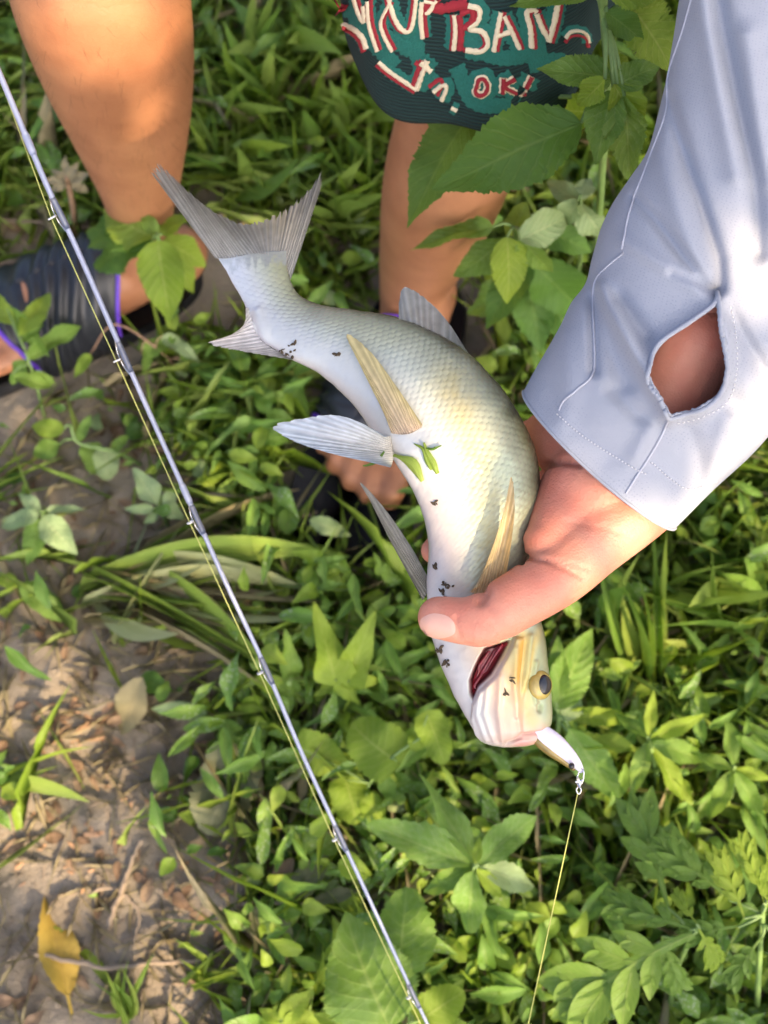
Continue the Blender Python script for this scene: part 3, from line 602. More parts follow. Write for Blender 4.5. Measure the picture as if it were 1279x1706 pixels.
# pull the cloth's nearest points onto the slit's rim, curl that rim outwards a little
ii = np.argwhere(fr & (hd_ > -3.2) & (hd_ < 3.2))
for i, j in ii:
    k = np.argmin((hp[:, 0]-sx_[i, j])**2+(hp[:, 1]-sy_[i, j])**2); sx_[i, j], sy_[i, j] = hp[k]
sd_ = sd_-.0045*np.exp(-(hd_/16)**2)*fr
Vs = P(sx_, sy_, sd_).reshape(-1, 3); Fs = gridF(NS, NB, True); keep = ~(ins & (hd_ < -2.2)).reshape(-1)[Fs].any(1); Fs = Fs[keep]
uvs = np.stack([np.broadcast_to(s*.45, sx_.shape), np.broadcast_to(a[None]/(2*np.pi)*.33, sx_.shape)], -1).reshape(-1, 2)
slv = mk('sleeve', Vs, Fs, M['sleeve'], person1, uv=uvs); tag(slv, 'pale blue grey sleeve with an oval slit at the wrist')
md = slv.modifiers.new('thick', 'SOLIDIFY'); md.thickness = .0011; md.offset = -1
TS = bvh(Vs, Fs)
def seam(name, pts, r, m, off=.0003, n=60):
    q = cr(pts, n); v, f = tube(onto(TS, q[:, 0], q[:, 1], off), r, 6); o = mk(name, v, f, m, slv); o.parent = slv; o.location = Vector((0, 0, 0)); return o
slv_loc = slv.location.copy()
def seam(name, pts, r, m, off=.0003, n=60, dash=0):
    q = cr(pts, n); w = onto(TS, q[:, 0], q[:, 1], off); parts = []
    good = np.r_[True, np.linalg.norm(np.diff(w, axis=0), axis=1) < .012]; w = w[good]
    if dash: parts = [tube(w[k:k+dash], r, 5) for k in range(0, len(w)-dash, dash+max(1, dash-1))]
    else: parts = [tube(w, r, 6)]
    v, f = join(parts); o = mk(name, v, f, m, person1); o.parent = slv; return o
seam('seam', [(1157,-20),(1138,49),(1114,123),(1109,187),(1079,271),(1051,345),(1036,415)], .0006, M['thread'], n=90)
seam('seam', [(1040,421),(1010,446),(991,471),(988,523),(989,616),(962,648),(940,667),(931,684)], .0006, M['thread'], n=90)
seam('seam', [(1116,694),(1100,728),(1080,762),(1062,790),(1042,822)], .0007, M['thread'], n=50)
seam('stitching', [(928,690),(965,722),(1010,752),(1060,782),(1078,790)], .0004, M['thread_l'], n=150, dash=3)
seam('stitching', [(1085,770),(1120,800),(1150,815),(1195,800)], .0004, M['thread_l'], n=110, dash=3)
seam('stitching', [(1216,510),(1225,560),(1226,620),(1212,668),(1170,694),(1125,706)], .0004, M['thread_l'], n=150, dash=3)
w = onto(TS, hp[:, 0]+(hp[:, 0]-1150)*.05, hp[:, 1]+(hp[:, 1]-600)*.05, .0006); g = np.r_[True, np.linalg.norm(np.diff(w, axis=0), axis=1) < .01]; w = w[g]
v, f = tube(w, .0013, 8, closed=False); o = mk('slit_hem', v, f, M['sleeve'], person1, uv=np.zeros((len(v), 2))); o.parent = slv
v, f = tube(Vs.reshape(NS, NB, 3)[0][list(range(NB))+[0]], .0009, 8, closed=False); o = mk('cuff_hem', v, f, M['sleeve'], person1, uv=np.zeros((len(v), 2))); o.parent = slv

# ------------------------------------------------------------------ the standing person: bare legs, patterned shorts, slides
Lk = pd((160,-60,.935),(170,0,.971),(193,100,1.05),(214,200,1.15),(230,300,1.249),(232,345,1.30),(236,392,1.355)); Lr = mm(60, 60, 57, 49, 36.5, 31, 32)
Rk = pd((790,60,1.0),(782,150,1.045),(742,300,1.125),(712,400,1.25),(690,470,1.345),(690,500,1.375)); Rr = mm(49, 49, 49, 42, 33, 33)
hipL, hipR = np.array([-.13, .80, .88]), np.array([.055, .80, .88]); pelv = np.array([-.04, .82, .92]); chest = np.array([-.04, .86, 1.28]); neck = np.array([-.04, .87, 1.45]); hedp = np.array([-.04, .84, 1.60])
grip = P(0, 125, .852)+(P(0, 125, .852)-P(85, 325, .866))/np.linalg.norm(P(0, 125, .852)-P(85, 325, .866))*.36
la, ra = G(240, 425, .06), G(692, 515, .06); lt, rt = G(-60, 566, .028), G(596, 772, .028)
def foot(an, to):
    d = (to-an)*[1, 1, 0]; d /= np.linalg.norm(d); s = np.array([-d[1], d[0], 0]); p = []
    heel = an-d*.03+[0, 0, -.02]; p.append(caps([heel, an+d*.08+[0, 0, -.015], to-d*.05+[0, 0, .006]], mm(31, 36, 30)))
    p.append(caps([heel, to-d*.05+s*.028, ], mm(28, 20))); p.append(caps([heel, to-d*.06-s*.028], mm(28, 19)))
    for k, (o, l, r) in enumerate(((.040, .022, 13), (.018, .026, 10), (-.002, .02, 9.5), (-.021, .010, 9), (-.038, -.004, 8.5))):
        p.append(caps([to-d*.05+s*o*.9, to+d*(l-.012)+s*o+[0, 0, .004], to+d*l+s*o-[0, 0, .004]], mm(r, r, r*.9)))
    return p, d, s
fL, dL, sL_ = foot(la, lt); fR, dR, sR_ = foot(ra, rt)
parts = [caps(Lk, Lr, 28), caps(Rk, Rr, 28)]+fL+fR+[caps([Lk[-1], la], mm(33, 34)), caps([Rk[-1], ra], mm(33, 34))]
# calf swell, shin and kneecap of the leg in the sun
parts += [caps(pd((165,8,.945),(176,50,.985)), mm(36, 32)), caps(pd((205,95,1.075),(222,190,1.17)), mm(49, 42))]
V, F = fuse(parts, .0042, 8)
up = [caps([Lk[0], hipL], mm(60, 82)), caps([Rk[0], hipR], mm(54, 82)), caps([hipL, hipR], mm(95, 95)), caps([pelv, chest, neck-[0, 0, .09]], mm(125, 140, 90)), caps([neck-[0, 0, .06], neck+[0, -.01, .07]], mm(58, 55)),
      caps([hedp-[0, -.01, .04], hedp+[0, .02, .05]], mm(76, 88)), caps([hedp+[0, -.085, -.02], hedp+[0, -.11, -.025]], mm(12, 11)), caps([hedp+[-.088, .02, -.01], hedp+[-.09, .02, .02]], mm(11, 13)), caps([hedp+[.088, .02, -.01], hedp+[.09, .02, .02]], mm(11, 13)),
      caps([chest+[-.17, 0, .08], [-.34, .90, 1.08], grip+[.02, .04, .06]], mm(55, 45, 30)), caps([grip+[.03, .04, .05], grip+[.02, .01, 0]], mm(30, 26)), caps([chest+[.17, 0, .08], [.27, 1.02, 1.10], [.12, .98, .98]], mm(55, 45, 32)), caps([[.12, .98, .98], [.06, .97, .95]], mm(30, 26))]
rdir = P(0, 130, .85)-P(705, 1690, 1.0); rdir /= np.linalg.norm(rdir)
for k in range(4):
    c = grip+rdir*(.045-.026*k); w_ = np.cross(rdir, [0, 0, 1.0]); w_ /= np.linalg.norm(w_); z_ = np.cross(w_, rdir)
    up.append(caps([c+w_*.018+z_*.012, c+w_*.002+z_*.022, c-w_*.018+z_*.010, c-w_*.018-z_*.012, c-w_*.002-z_*.020], mm(9.5, 9.5, 9, 8.5, 8)))
up.append(caps([grip+[.02, .02, .01], grip-rdir*.03+[.012, .0, .022], grip-rdir*.055+[0, -.002, .022]], mm(12, 11, 9)))
V2, F2 = fuse(up, .009, 5); n0 = len(V)
person2 = thing('person', 'person in knee length patterned shorts standing with bare lower legs', 'person', (-.06, .66, 0))
mk('body', np.vstack([V, V2]), F+[[i+n0 for i in q] for q in F2], M['skin_leg'], person2); TL = bvh(V, F)
# leg hair
parts = []
cnt = 0
me_v = V; sel = rng.permutation(len(V))
for i in sel:
    x, y, d = pix(me_v[i]); 
    if not (-40 < x < 340 and -30 < y < 350): continue
    ctr = Lk[np.argmin(np.linalg.norm(Lk-me_v[i], axis=1))]; n = (me_v[i]-ctr)*[1, 1, 0]; n /= np.linalg.norm(n)+1e-9
    if n@FWD > .35: continue
    t = np.array([rng.normal()*.3, rng.normal()*.3, -1])+n*.45; t /= np.linalg.norm(t); l = .006+.008*rng.random()
    parts.append(tube(np.array([me_v[i], me_v[i]+t*l*.5+n*.001, me_v[i]+t*l]), [.00007, .00006, .00002], 3)); cnt += 1
    if cnt > 420: break
v, f = join(parts); o = mk('leg_hair', v, f, M['hair'], person2); o['kind'] = 'stuff'
# shorts
hem = np.array([.060, .645, .476]); NB2, NS2 = 220, 110; a = np.linspace(0, 2*np.pi, NB2, endpoint=False)
def leg_of_shorts(c, r, seed):
    q = cr(np.hstack([np.array(c), np.array(r)[:, None]]), NS2); s = np.linspace(0, 1, NS2)[:, None]
    rr = q[:, 3:4]*(1+.045*np.sin(a*5+seed)[None]*np.exp(-s*2.5)+.03*np.sin(a*3+s*6+seed)+.02*np.sin(a*9+seed*2+s*3)*np.exp(-s*2)); z = q[:, 2:3]+.010*np.sin(a*2+seed)[None]*np.exp(-s*5)+.006*np.sin(a*5+seed*3)[None]*np.exp(-s*5)
    return np.stack([q[:, 0:1]+rr*np.cos(a), q[:, 1:2]+rr*np.sin(a), z], -1)
VR = leg_of_shorts([hem, (.057, .70, .60), (.055, .77, .76), (.02, .81, .92)], (.094, .100, .112, .13), 1.0)
VL = leg_of_shorts([(-.185, .672, .635), (-.165, .72, .72), (-.14, .78, .80), (-.10, .81, .92)], (.094, .10, .112, .13), 2.2)
gF = gridF(NS2, NB2, True); VV = np.vstack([VR.reshape(-1, 3), VL.reshape(-1, 3)]); FF = np.vstack([gF, gF+NS2*NB2])
sh_ = mk('shorts', VV, FF[:, ::-1], M['shorts'], person2); tag(sh_, 'dark navy knit shorts covered with embroidered letters'); md = sh_.modifiers.new('thick', 'SOLIDIFY'); md.thickness = .003; md.offset = -1
TSH = bvh(VR.reshape(-1, 3), gF)
def stroke(pts, w, off, n=None):
    p = np.array(pts, float); L = np.linalg.norm(np.diff(p, axis=0), axis=1).sum(); n = max(6, int(L/3)); q = cr(p, n) if len(p) > 2 else p[0]+(p[1]-p[0])*np.linspace(0, 1, n)[:, None]
    g = np.gradient(q, axis=0); g = np.stack([-g[:, 1], g[:, 0]], 1); g /= np.linalg.norm(g, axis=1)[:, None]+1e-9
    rows = []; ww = w*(1+.10*np.sin(np.arange(n)*1.9)+.06*rng.normal(size=n))
    for s_, hgt in ((-1, 0), (-.7, 1), (0, 1.25), (.7, 1), (1, 0)):
        e = q+g*(ww*s_)[:, None]; rows.append(onto(TSH, e[:, 0], e[:, 1], off*(.25+.75*hgt)))
    V = np.stack(rows, 1)
    ok = np.ptp(np.linalg.norm(V-V[:, 2:3], axis=2), axis=1) < .02; ok &= np.r_[True, np.linalg.norm(np.diff(V[:, 2], axis=0), axis=1) < .02]
    V = V[ok]
    return (V.reshape(-1, 3), gridF(len(V), 5)) if len(V) > 2 else None
E = {'teal': [], 'red': [], 'cream': []}
def flush():
    for c, nm in (('teal', 'letter_backing'), ('red', 'letter_shadow'), ('cream', 'letter')):
        if E[c]: v, f = join(E[c]); o = mk(nm, v, f, M[c], person2); o.parent = sh_; E[c].clear()
def emb(c, pts, w, lvl): 
    r = stroke(pts, w, {'teal': .0009, 'red': .0017, 'cream': .0022}[c]+lvl*.0004)
    if r: E[c].append(r)
def letter(strokes, w, red=(5, 3), red_on=True, teal=True):
    for p in strokes:
        if teal: emb('teal', p, w*3.4, 0)
    for p in strokes:
        if red_on: emb('red', [(x+red[0], y+red[1]) for x, y in p], w*.9, 0)
    for p in strokes: emb('cream', p, w, 0)
    flush()
for p in ([(570,10),(640,60),(700,90)], [(690,20),(700,110),(740,150)], [(760,60),(830,96),(910,84)], [(760,110),(790,170),(850,176)], [(880,110),(930,100),(960,120)], [(600,50),(660,110)]): emb('teal', p, 13, -1)
flush()
letter([[(648,-6),(656,25),(668,46),(680,51),(687,40),(692,8),(693,-8)]], 4, (-5, 1))
letter([[(704,62),(701,30),(703,0)]], 4.5, (7, -2)); letter([[(706,0),(722,4),(716,18),(708,20)],[(712,20),(728,-2)]], 3.5, (6, -3), teal=False)
emb('red', [(712,8),(735,14),(760,9),(778,8)], 9, 0); flush()
letter([[(757,22),(759,50),(756,82)], [(780,8),(798,14),(796,34),(782,46),(804,52),(812,72),(800,84),(776,82)]], 4.8, (-4, 0))
emb('red', [(764,22),(768,50),(766,82)], 6, 1); emb('red', [(768,22),(786,16),(786,34),(772,46)], 5, 1)
letter([[(822,84),(826,60),(834,18)], [(838,24),(850,48),(864,80)], [(828,58),(848,52)]], 4.2, (6, 0))
letter([[(884,78),(882,46),(876,20),(886,14),(892,18)], [(892,20),(902,46),(914,66)], [(912,68),(922,34),(928,2)]], 4.8, (6, 2))
# "OK!" in red on a cream ground
for p in ([(796,140),(792,150),(798,157),(808,154),(812,142),(806,130),(798,131),(795,140)], [(838,128),(836,154)], [(856,130),(839,142),(858,154)], [(884,126),(874,146)], [(869,154),(871,155)]):
    emb('teal', p, 17, 0); flush()
for p in ([(796,140),(792,150),(798,157),(808,154),(812,142),(806,130),(798,131),(795,140)], [(838,128),(836,154)], [(856,130),(839,142),(858,154)], [(884,126),(874,146)], [(869,153),(872,156)]):
    emb('cream', p, 7.5, -2.2); emb('red', p, 3.6, 2.5); flush()
# letters turning round the side
letter([[(592,-4),(600,22),(609,36),(607,8)], [(614,0),(617,40),(630,84)], [(650,4),(636,34),(640,56),(654,84)]], 3.4, (5, -3))
letter([[(552,-4),(551,20),(560,28),(570,8)]], 3.2, (5, 4)); emb('red', [(558,26),(566,32),(576,6)], 5, 0)
letter([[(574,40),(592,48),(606,62),(612,80)]], 4, (-5, 6)); letter([[(632,102),(650,118),(676,136),(694,148)]], 3.4, (-4, 5))
letter([[(712,98),(704,120),(694,148)], [(700,102),(718,118)]], 5, (-9, 0)); letter([[(722,152),(738,140),(744,146),(736,166)]], 4, (-7, -8)); letter([[(752,178),(762,183)]], 3, (0, 0), False)
letter([[(940,62),(948,52),(962,50),(974,56),(978,70)]], 2.6, (0, 8))
flush()
clothes('shirt', [caps([pelv+[0, 0, .02], chest, neck-[0, 0, .10]], mm(140, 153, 98)), caps([chest+[-.17, 0, .08], [-.29, .89, 1.16]], mm(66, 60)), caps([chest+[.17, 0, .08], [.25, .98, 1.16]], mm(66, 60))], .011, M['shirt'], person2)
clothes('hair', [caps([hedp+[0, .03, .03], hedp+[0, .015, .07]], mm(88, 92))], .009, M['hair'], person2)
# slides: sole, ribbed strap, purple trim
def slide(an, to, d, s, label, x0, x1):
    root = thing('slide_sandal', label, 'sandal', np.r_[((an+to)/2)[:2], 0], 'slide sandals of the standing person')
    c = (an+to)/2*[1, 1, 0]; L = .155
    t = np.linspace(-1, 1, 60); half = .052*np.sqrt(np.clip(1-np.abs(t)**5, 0, 1))*(1+.12*np.clip(t, 0, 1)-.08*np.clip(-t, 0, 1)); mid = c+d*.012
    out = np.vstack([mid+d*(L*t)[:, None]+s*half[:, None], (mid+d*(L*t)[:, None]-s*half[:, None])[::-1]]); n = len(out)
    V = np.vstack([out+[0, 0, z]+(out-mid)*k for z, k in ((-.012, -.04), (-.004, .02), (.010, .02), (.017, -.02))]+[mid[None]+[0, 0, .014]]); F = gridF(4, n, True).tolist()+[[3*n+j, 3*n+(j+1) % n, 4*n] for j in range(n)]
    mk('sole', V, F, M['black'], root)
    nu, nv = 90, 110; uu = np.linspace(x0, x1, nu)[:, None]; ph = np.linspace(0, np.pi, nv)[None]
    base = an*[1, 1, 0]+((to-an)*[1, 1, 0])*uu[..., None]; hh = np.interp(uu, [x0, (x0+x1)/2, x1], [.088, .078, .056]); wd = np.interp(uu, [x0, (x0+x1)/2, x1], [.052, .059, .060])
    groove = .0022*np.cos(2*np.pi*(uu*9+1.4*np.sin(ph)**2*np.sign(np.cos(ph)+.2)+.6*np.sin(ph*2+uu*7)))
    edge = 1-.5*np.clip(np.abs((uu-(x0+x1)/2)/((x1-x0)/2))-.93, 0, 1)
    V = base+s*((wd+groove)*np.cos(ph)*edge)[..., None]+np.array([0, 0, 1])*((hh+groove)*np.sin(ph)**.8*edge+.006)[..., None]
    # the strap's ends slope back at the sides
    V = V-d*(.030*(np.abs(np.cos(ph))**2)*np.ones_like(uu)*np.interp(uu, [x0, x1], [-.8, .8]))[..., None]
    st = mk('strap', V.reshape(-1, 3), gridF(nu, nv)[:, ::-1], M['black'], root); md = st.modifiers.new('t', 'SOLIDIFY'); md.thickness = .005; md.offset = -1
    for row in (0, nu-1):
        v, f = tube(V[row][4:-4]+d*(.001 if row else -.001), .0022, 6); o = mk('purple_trim', v, f, M['purple'], root)
    return root
slide(la, lt, dL, sL_, 'black ribbed slide on the foot below the sunlit leg', .14, .82)
slide(ra, rt, dR, sR_, 'black slide with purple trim on the foot below the shorts', .18, .93)

# ------------------------------------------------------------------ rod, line, lure
rp = [(0,125,.852),(45,232,.859),(85,325,.866),(125,408,.875),(215,612,.89),(270,735,.90),(322,850,.91),(378,975,.925),(442,1112,.94),(505,1260,.955),(564,1388,.968),(630,1530,.982),(691,1662,.995),(770,1830,1.02),(838,1985,1.045)]
RP = np.array([P(*q) for q in rp]); butt = grip+(grip-RP[0])/np.linalg.norm(grip-RP[0])*.16; RP = np.vstack([butt, grip, (grip+RP[0])/2, RP])
rc = cr(RP, 160); rod = thing('fishing_rod', 'slim blue grey fishing rod slanting over the weeds beside the fish', 'fishing rod', RP[3]); rr = np.interp(np.linspace(0, 1, 160), [0, .3, 1], [.0040, .0027, .0011])
rr = np.interp(np.linspace(0, 1, 160), [0, .32, .85, 1], [.0036, .0019, .0013, .0008]); v, f = tube(rc, rr, 12); mk('blank', v, f, M['rod'], rod)
v, f = tube(np.array([butt-(grip-butt)*.1, grip+(RP[3]-grip)*.12]), .0115, 16); mk('grip', v, f, M['cork'], rod)
def rod_at(px_): 
    x, y, d = pix(rc); i = np.argmin(np.abs(y-px_)); return rc[i], (rc[min(i+1, 159)]-rc[i-1])/np.linalg.norm(rc[min(i+1, 159)]-rc[i-1]), i
gl = []
side = None
for k, yy in enumerate((365, 605, 857, 1115, 1400, 1665, 1975)):
    p, t, i = rod_at(yy); sd = np.cross(t, FWD); sd /= np.linalg.norm(sd); sd = sd if sd[0] < 0 else -sd; sd = sd+FWD*.25; sd /= np.linalg.norm(sd)
    r = max(.0013, .0024-.0002*k); ctr = p+sd*(rr[i]+r*1.15+.0012); e2 = np.cross(t, sd); b = np.linspace(0, 2*np.pi, 20)
    gd = mk('guide', *tube(np.array([ctr+r*(math.cos(q)*sd+math.sin(q)*e2) for q in b]), .0006, 6, closed=False), M['white_ring'], rod)
    v, f = join([tube(np.array([p+t*o*.011+sd*rr[i], p+t*o*.004+sd*(rr[i]+.0015), ctr-sd*r]), .0004, 5) for o in (-1, 1)]); o = mk('guide_foot', v, f, M['steel'], rod); o.parent = gd
    v, f = tube(np.array([p-t*.010, p-t*.007, p+t*.007, p+t*.010]), np.array([.3, 1, 1, .3])*.0002+rr[i]+.00008, 12); mk('thread_wrap', v, f, M['wrap'], rod); gl.append(ctr+sd*r*.3)
for yy in (828, 250): 
    p, t, i = rod_at(yy); v, f = tube(np.array([p-t*.008, p-t*.006, p+t*.004, p+t*.006]), np.array([.2, 1, 1, .2])*.0006+rr[i], 12); mk('ferrule', v, f, M['rod'], rod)
ring = P(963, 1318, .796)
L1 = np.vstack([[grip+[.03, -.03, -.03]], gl, [rc[-1]], [P(880, 1706, .93)], [ring]])
lpt = np.vstack([np.linspace(L1[i], L1[i+1], 12, endpoint=False) for i in range(len(L1)-1)]+[L1[-1:]])
v, f = tube(lpt, .00034, 6); tag(mk('fishing_line', v, f, M['line']), 'thin yellow green line along the rod and up to the lure', 'fishing line')
lure = thing('fishing_lure', 'small white and gold minnow lure hanging from the mouth of the fish', 'lure', P(915, 1225, .80))
q = cr([(888,1205,10),(905,1222,15),(925,1238,16),(945,1256,13),(960,1272,9),(970,1286,4)], 30); ctr = P(q[:, 0], q[:, 1], .797); rl = q[:, 2]/3050
v, f = tube(ctr, rl, 18, flat=(FWD, .8)); X, Y, Dd = pix(v)
mk('lure_body', v, f, M['lure_top'], lure)
q2 = q[4:-3].copy(); q2[:, 0] -= q2[:, 2]*.62; q2[:, 1] += q2[:, 2]*.55; v, f = tube(P(q2[:, 0], q2[:, 1], .7985), q2[:, 2]/3050*.74, 14); mk('gold_side', v, f, M['lure_side'], lure)
v, f = ball(P(952, 1276, .7925), .0018, 12, 8); mk('lure_eye', v, f, M['pupil'], lure)
parts = [tube(cr([P(966,1280,.796),P(972,1284,.795),P(971,1300,.795),P(964,1310,.796),P(961,1298,.797),P(966,1281,.797)], 24), .00045, 6), tube(P([962,966,964], [1296,1305,1312], .795), .0011, 8), tube(cr([P(964,1309,.796),P(968,1316,.796),P(964,1323,.796),P(960,1316,.796),P(964,1309,.796)], 16), .00045, 6), tube(P([958,971], [1303,1300], .7945), .0006, 6)]
v, f = join(parts); mk('snap_swivel', v, f, M['steel'], lure)

# ------------------------------------------------------------------ weeds one can tell apart (leaf base, leaf tip, width/length)
plant('tall_herb', 'tall herb with large veined toothed leaves overlapping the patterned shorts', 'plant', [(985,600,0),(1000,330,.32),(1012,150,.49),(1005,30,.56),(1000,-60,.60)],
      [((968,205,.515),(714,311,.485),.52,None,'dark'), ((795,176,.455),(662,358,.43),.60,None,'dark'), ((1020,132,.53),(902,104,.54),.66,None,'mid'), ((1022,150,.54),(988,272,.52),.62,None,'mid'), ((1040,160,.545),(1046,312,.50),.44,None,'mid'),
       ((1028,140,.55),(1102,108,.55),.72,None,'mid'), ((1022,140,.55),(1075,235,.52),.55,None,'bright'), ((1008,132,.56),(955,182,.53),.5,None,'bright'), ((1052,10,.56),(1128,118,.53),.80,None,'bright'), ((1010,20,.57),(1082,75,.55),.5,None,'dark'), ((1010,-20,.58),(1130,-30,.58),.7,None,'bright'),
       ((985,-12,.57),(828,2,.56),.30,None,'mid'), ((1000,190,.50),(905,175,.46),.5,None,'bright'), ((1015,90,.55),(1060,150,.53),.5,None,'bright')], 'broad', 'mid', sr=.0028)
plant('shade_herb', 'dark leafy herb growing in shade behind the grey sleeve', 'plant', [(900,640,0),(880,500,.16),(862,410,.30),(858,380,.33)],
      [((822,378,.335),(672,404,.315),.34,None,'mid'), ((845,395,.33),(850,512,.29),.62,None,'bright'), ((868,395,.33),(920,468,.30),.6,None,'mid'), ((865,400,.34),(968,352,.33),.5,None,'pale'), ((840,400,.31),(752,470,.28),.5,None,'mid'), ((880,430,.25),(800,545,.22),.6,None,'dark'), ((890,440,.25),(985,540,.2),.62,None,'dark'),
       ((875,450,.22),(900,590,.18),.6,None,'dark'), ((850,400,.3),(880,330,.3),.55,None,'bright'), ((895,380,.28),(990,420,.26),.6,None,'dark'), ((905,470,.2),(970,610,.16),.6,None,'dark'), ((870,480,.18),(770,520,.14),.55,None,'mid')], 'broad', 'dark')
plant('sapling', 'seedling between sleeve and herb with pale hanging leaves', 'plant', [(960,480,0),(970,400,.22),(965,330,.34)], [((965,335,.34),(905,300,.33),.5), ((968,340,.34),(1010,410,.3),.5), ((962,335,.35),(930,380,.31),.45), ((966,330,.35),(985,290,.34),.5)], 'broad', 'pale', sr=.0018)
plant('broadleaf_weed', 'bright green broad leaved weed in front of the ankle in the sun', 'plant', [(300,480,0),(285,430,.10),(264,398,.19)],
      [((263,400,.19),(277,542,.15),.66,None,'bright'), ((256,396,.19),(160,342,.17),.62,None,'bright'), ((250,398,.18),(112,366,.13),.42,None,'dark'), ((252,404,.18),(140,438,.12),.48,None,'dark'), ((270,392,.19),(318,348,.18),.6,None,'bright'), ((272,400,.18),(352,446,.15),.55,None,'bright'), ((276,412,.16),(330,490,.12),.6,None,'bright'), ((262,392,.2),(232,350,.2),.5,None,'mid')], 'broad', 'bright')
plant('yellowish_sprout', 'small yellowish sprout standing between the rod and the sunlit leg', 'plant', [(120,392,0),(122,350,.05),(112,300,.11)], [((112,300,.11),(85,282,.12),.5), ((112,298,.11),(105,262,.13),.45), ((114,300,.11),(145,290,.12),.5), ((113,305,.10),(82,318,.09),.4), ((114,306,.10),(150,318,.09),.45), ((112,298,.12),(130,270,.13),.4), ((110,302,.11),(70,300,.11),.4)], 'lance', 'straw', stemmat='chip', sr=.003)
plant('lance_weed', 'weed with a whorl of long pointed leaves below the lure', 'plant', [(800,1530,0),(795,1480,.10),(790,1440,.16)],
      [((790,1442,.16),(711,1280,.17),.28), ((784,1444,.16),(606,1360,.15),.30), ((797,1440,.16),(898,1345,.15),.36), ((798,1444,.16),(905,1480,.13),.36,None,'pale'), ((788,1450,.16),(770,1578,.12),.40), ((794,1446,.165),(842,1500,.15),.34,None,'bright'), ((786,1446,.15),(700,1490,.12),.32,None,'mid'), ((791,1440,.17),(800,1395,.175),.35,None,'bright')], 'lance', 'lance')
plant('round_leaf_weed', 'weed with very large rounded toothed leaves under the rod', 'plant', [(660,1800,0),(655,1730,.08),(650,1712,.11)], [((648,1715,.11),(572,1522,.12),.86,'broad','mid'), ((668,1612,.10),(668,1476,.10),.92,'heart','mid'), ((700,1700,.10),(770,1650,.11),.8,'heart','bright'), ((640,1725,.09),(520,1690,.09),.55,'broad','bright'), ((690,1720,.09),(800,1715,.09),.6,'broad','bright')], 'broad', 'mid')
plant('heart_leaf_vine', 'creeping vine with heart shaped bright leaves left of the fish head', 'plant', [(600,1420,0),(610,1320,.05),(650,1265,.09),(700,1230,.10)], [((660,1268,.09),(582,1208,.095),.98), ((712,1192,.11),(742,1274,.10),.62), ((706,1212,.10),(686,1250,.10),.7), ((498,1246,.06),(574,1276,.07),.85), ((575,1300,.06),(596,1372,.06),.95), ((610,1330,.06),(638,1372,.05),.8), ((640,1285,.07),(650,1345,.06),.5,'lance','mid')], 'heart', 'bright', sr=.0013)
plant('arrow_leaf_weed', 'weed with upright arrow shaped leaves left of the thumb', 'plant', [(570,1180,0),(570,1150,.06)], [((558,1132,.09),(530,1012,.13),.50), ((582,1134,.09),(618,1028,.13),.48), ((560,1140,.07),(520,1160,.06),.5), ((585,1140,.07),(640,1130,.07),.5), ((565,1138,.08),(600,1175,.06),.5,None,'bright')], 'arrow', 'bright')
plant('arrow_leaf_weed', 'weed with drooping arrow leaves right beside the rod', 'plant', [(480,1190,0),(482,1150,.05)], [((482,1128,.06),(482,1052,.09),.4), ((486,1130,.06),(470,1180,.04),.6,None,'mid'), ((478,1130,.06),(515,1150,.04),.6,None,'mid')], 'arrow', 'mid')
MG = 'mugwort plants'
plant('mugwort', 'mugwort with deeply cut grey green leaves right of the hanging line', 'plant', [(1120,1706,0),(1125,1620,.1),(1160,1548,.20)],
      [((1155,1556,.20),(915,1700,.14),.78), ((1112,1512,.18),(1046,1318,.17),.66), ((1104,1560,.17),(1132,1664,.14),.55), ((1150,1550,.2),(1000,1490,.17),.5), ((1165,1545,.21),(1200,1620,.18),.6,None,'bright'), ((1160,1540,.21),(1120,1480,.2),.5,None,'bright')], 'lobed', 'mid')
plant('mugwort', 'mugwort with narrow pale leaf tips at the sunny edge of the weeds', 'plant', [(1260,1706,0),(1265,1600,.12),(1272,1510,.22)],
      [((1215,1500,.2),(1085,1395,.19),.55), ((1240,1530,.21),(1190,1412,.22),.62,None,'bright'), ((1275,1500,.22),(1232,1388,.23),.55,None,'bright'), ((1270,1520,.22),(1310,1400,.22),.6,None,'bright'), ((1230,1545,.2),(1130,1560,.19),.6), ((1270,1560,.19),(1210,1650,.17),.6), ((1285,1560,.19),(1340,1640,.17),.6), ((1272,1505,.23),(1262,1450,.24),.3,None,'bright')], 'lobed', 'mid')
plant('broad_lance_weed', 'weed with broad pointed leaves directly behind the lure', 'plant', [(925,1260,0),(930,1215,.08),(930,1190,.10)], [((948,1212,.11),(1034,1352,.08),.40,None,'lance'), ((924,1180,.11),(992,1042,.12),.50,'broad','mid'), ((955,1235,.1),(1062,1242,.1),.34,None,'bright'), ((932,1200,.1),(985,1130,.09),.5,None,'pale'), ((925,1170,.11),(930,1060,.13),.42,'broad','mid'), ((940,1190,.09),(1065,1200,.08),.25,None,'bright')], 'lance', 'lance')
plant('slender_weed', 'weed with slender leaves between the lure and the mugwort', 'plant', [(1100,1330,0),(1090,1270,.08),(1080,1230,.12)], [((1080,1235,.12),(1050,1330,.1),.3), ((1082,1230,.12),(1180,1190,.12),.25,None,'bright'), ((1084,1236,.12),(1190,1270,.1),.3), ((1078,1228,.12),(1020,1180,.11),.3), ((1086,1240,.1),(1150,1340,.08),.32,None,'bright'), ((1080,1226,.12),(1090,1150,.13),.28,None,'bright')], 'lance', 'mid')
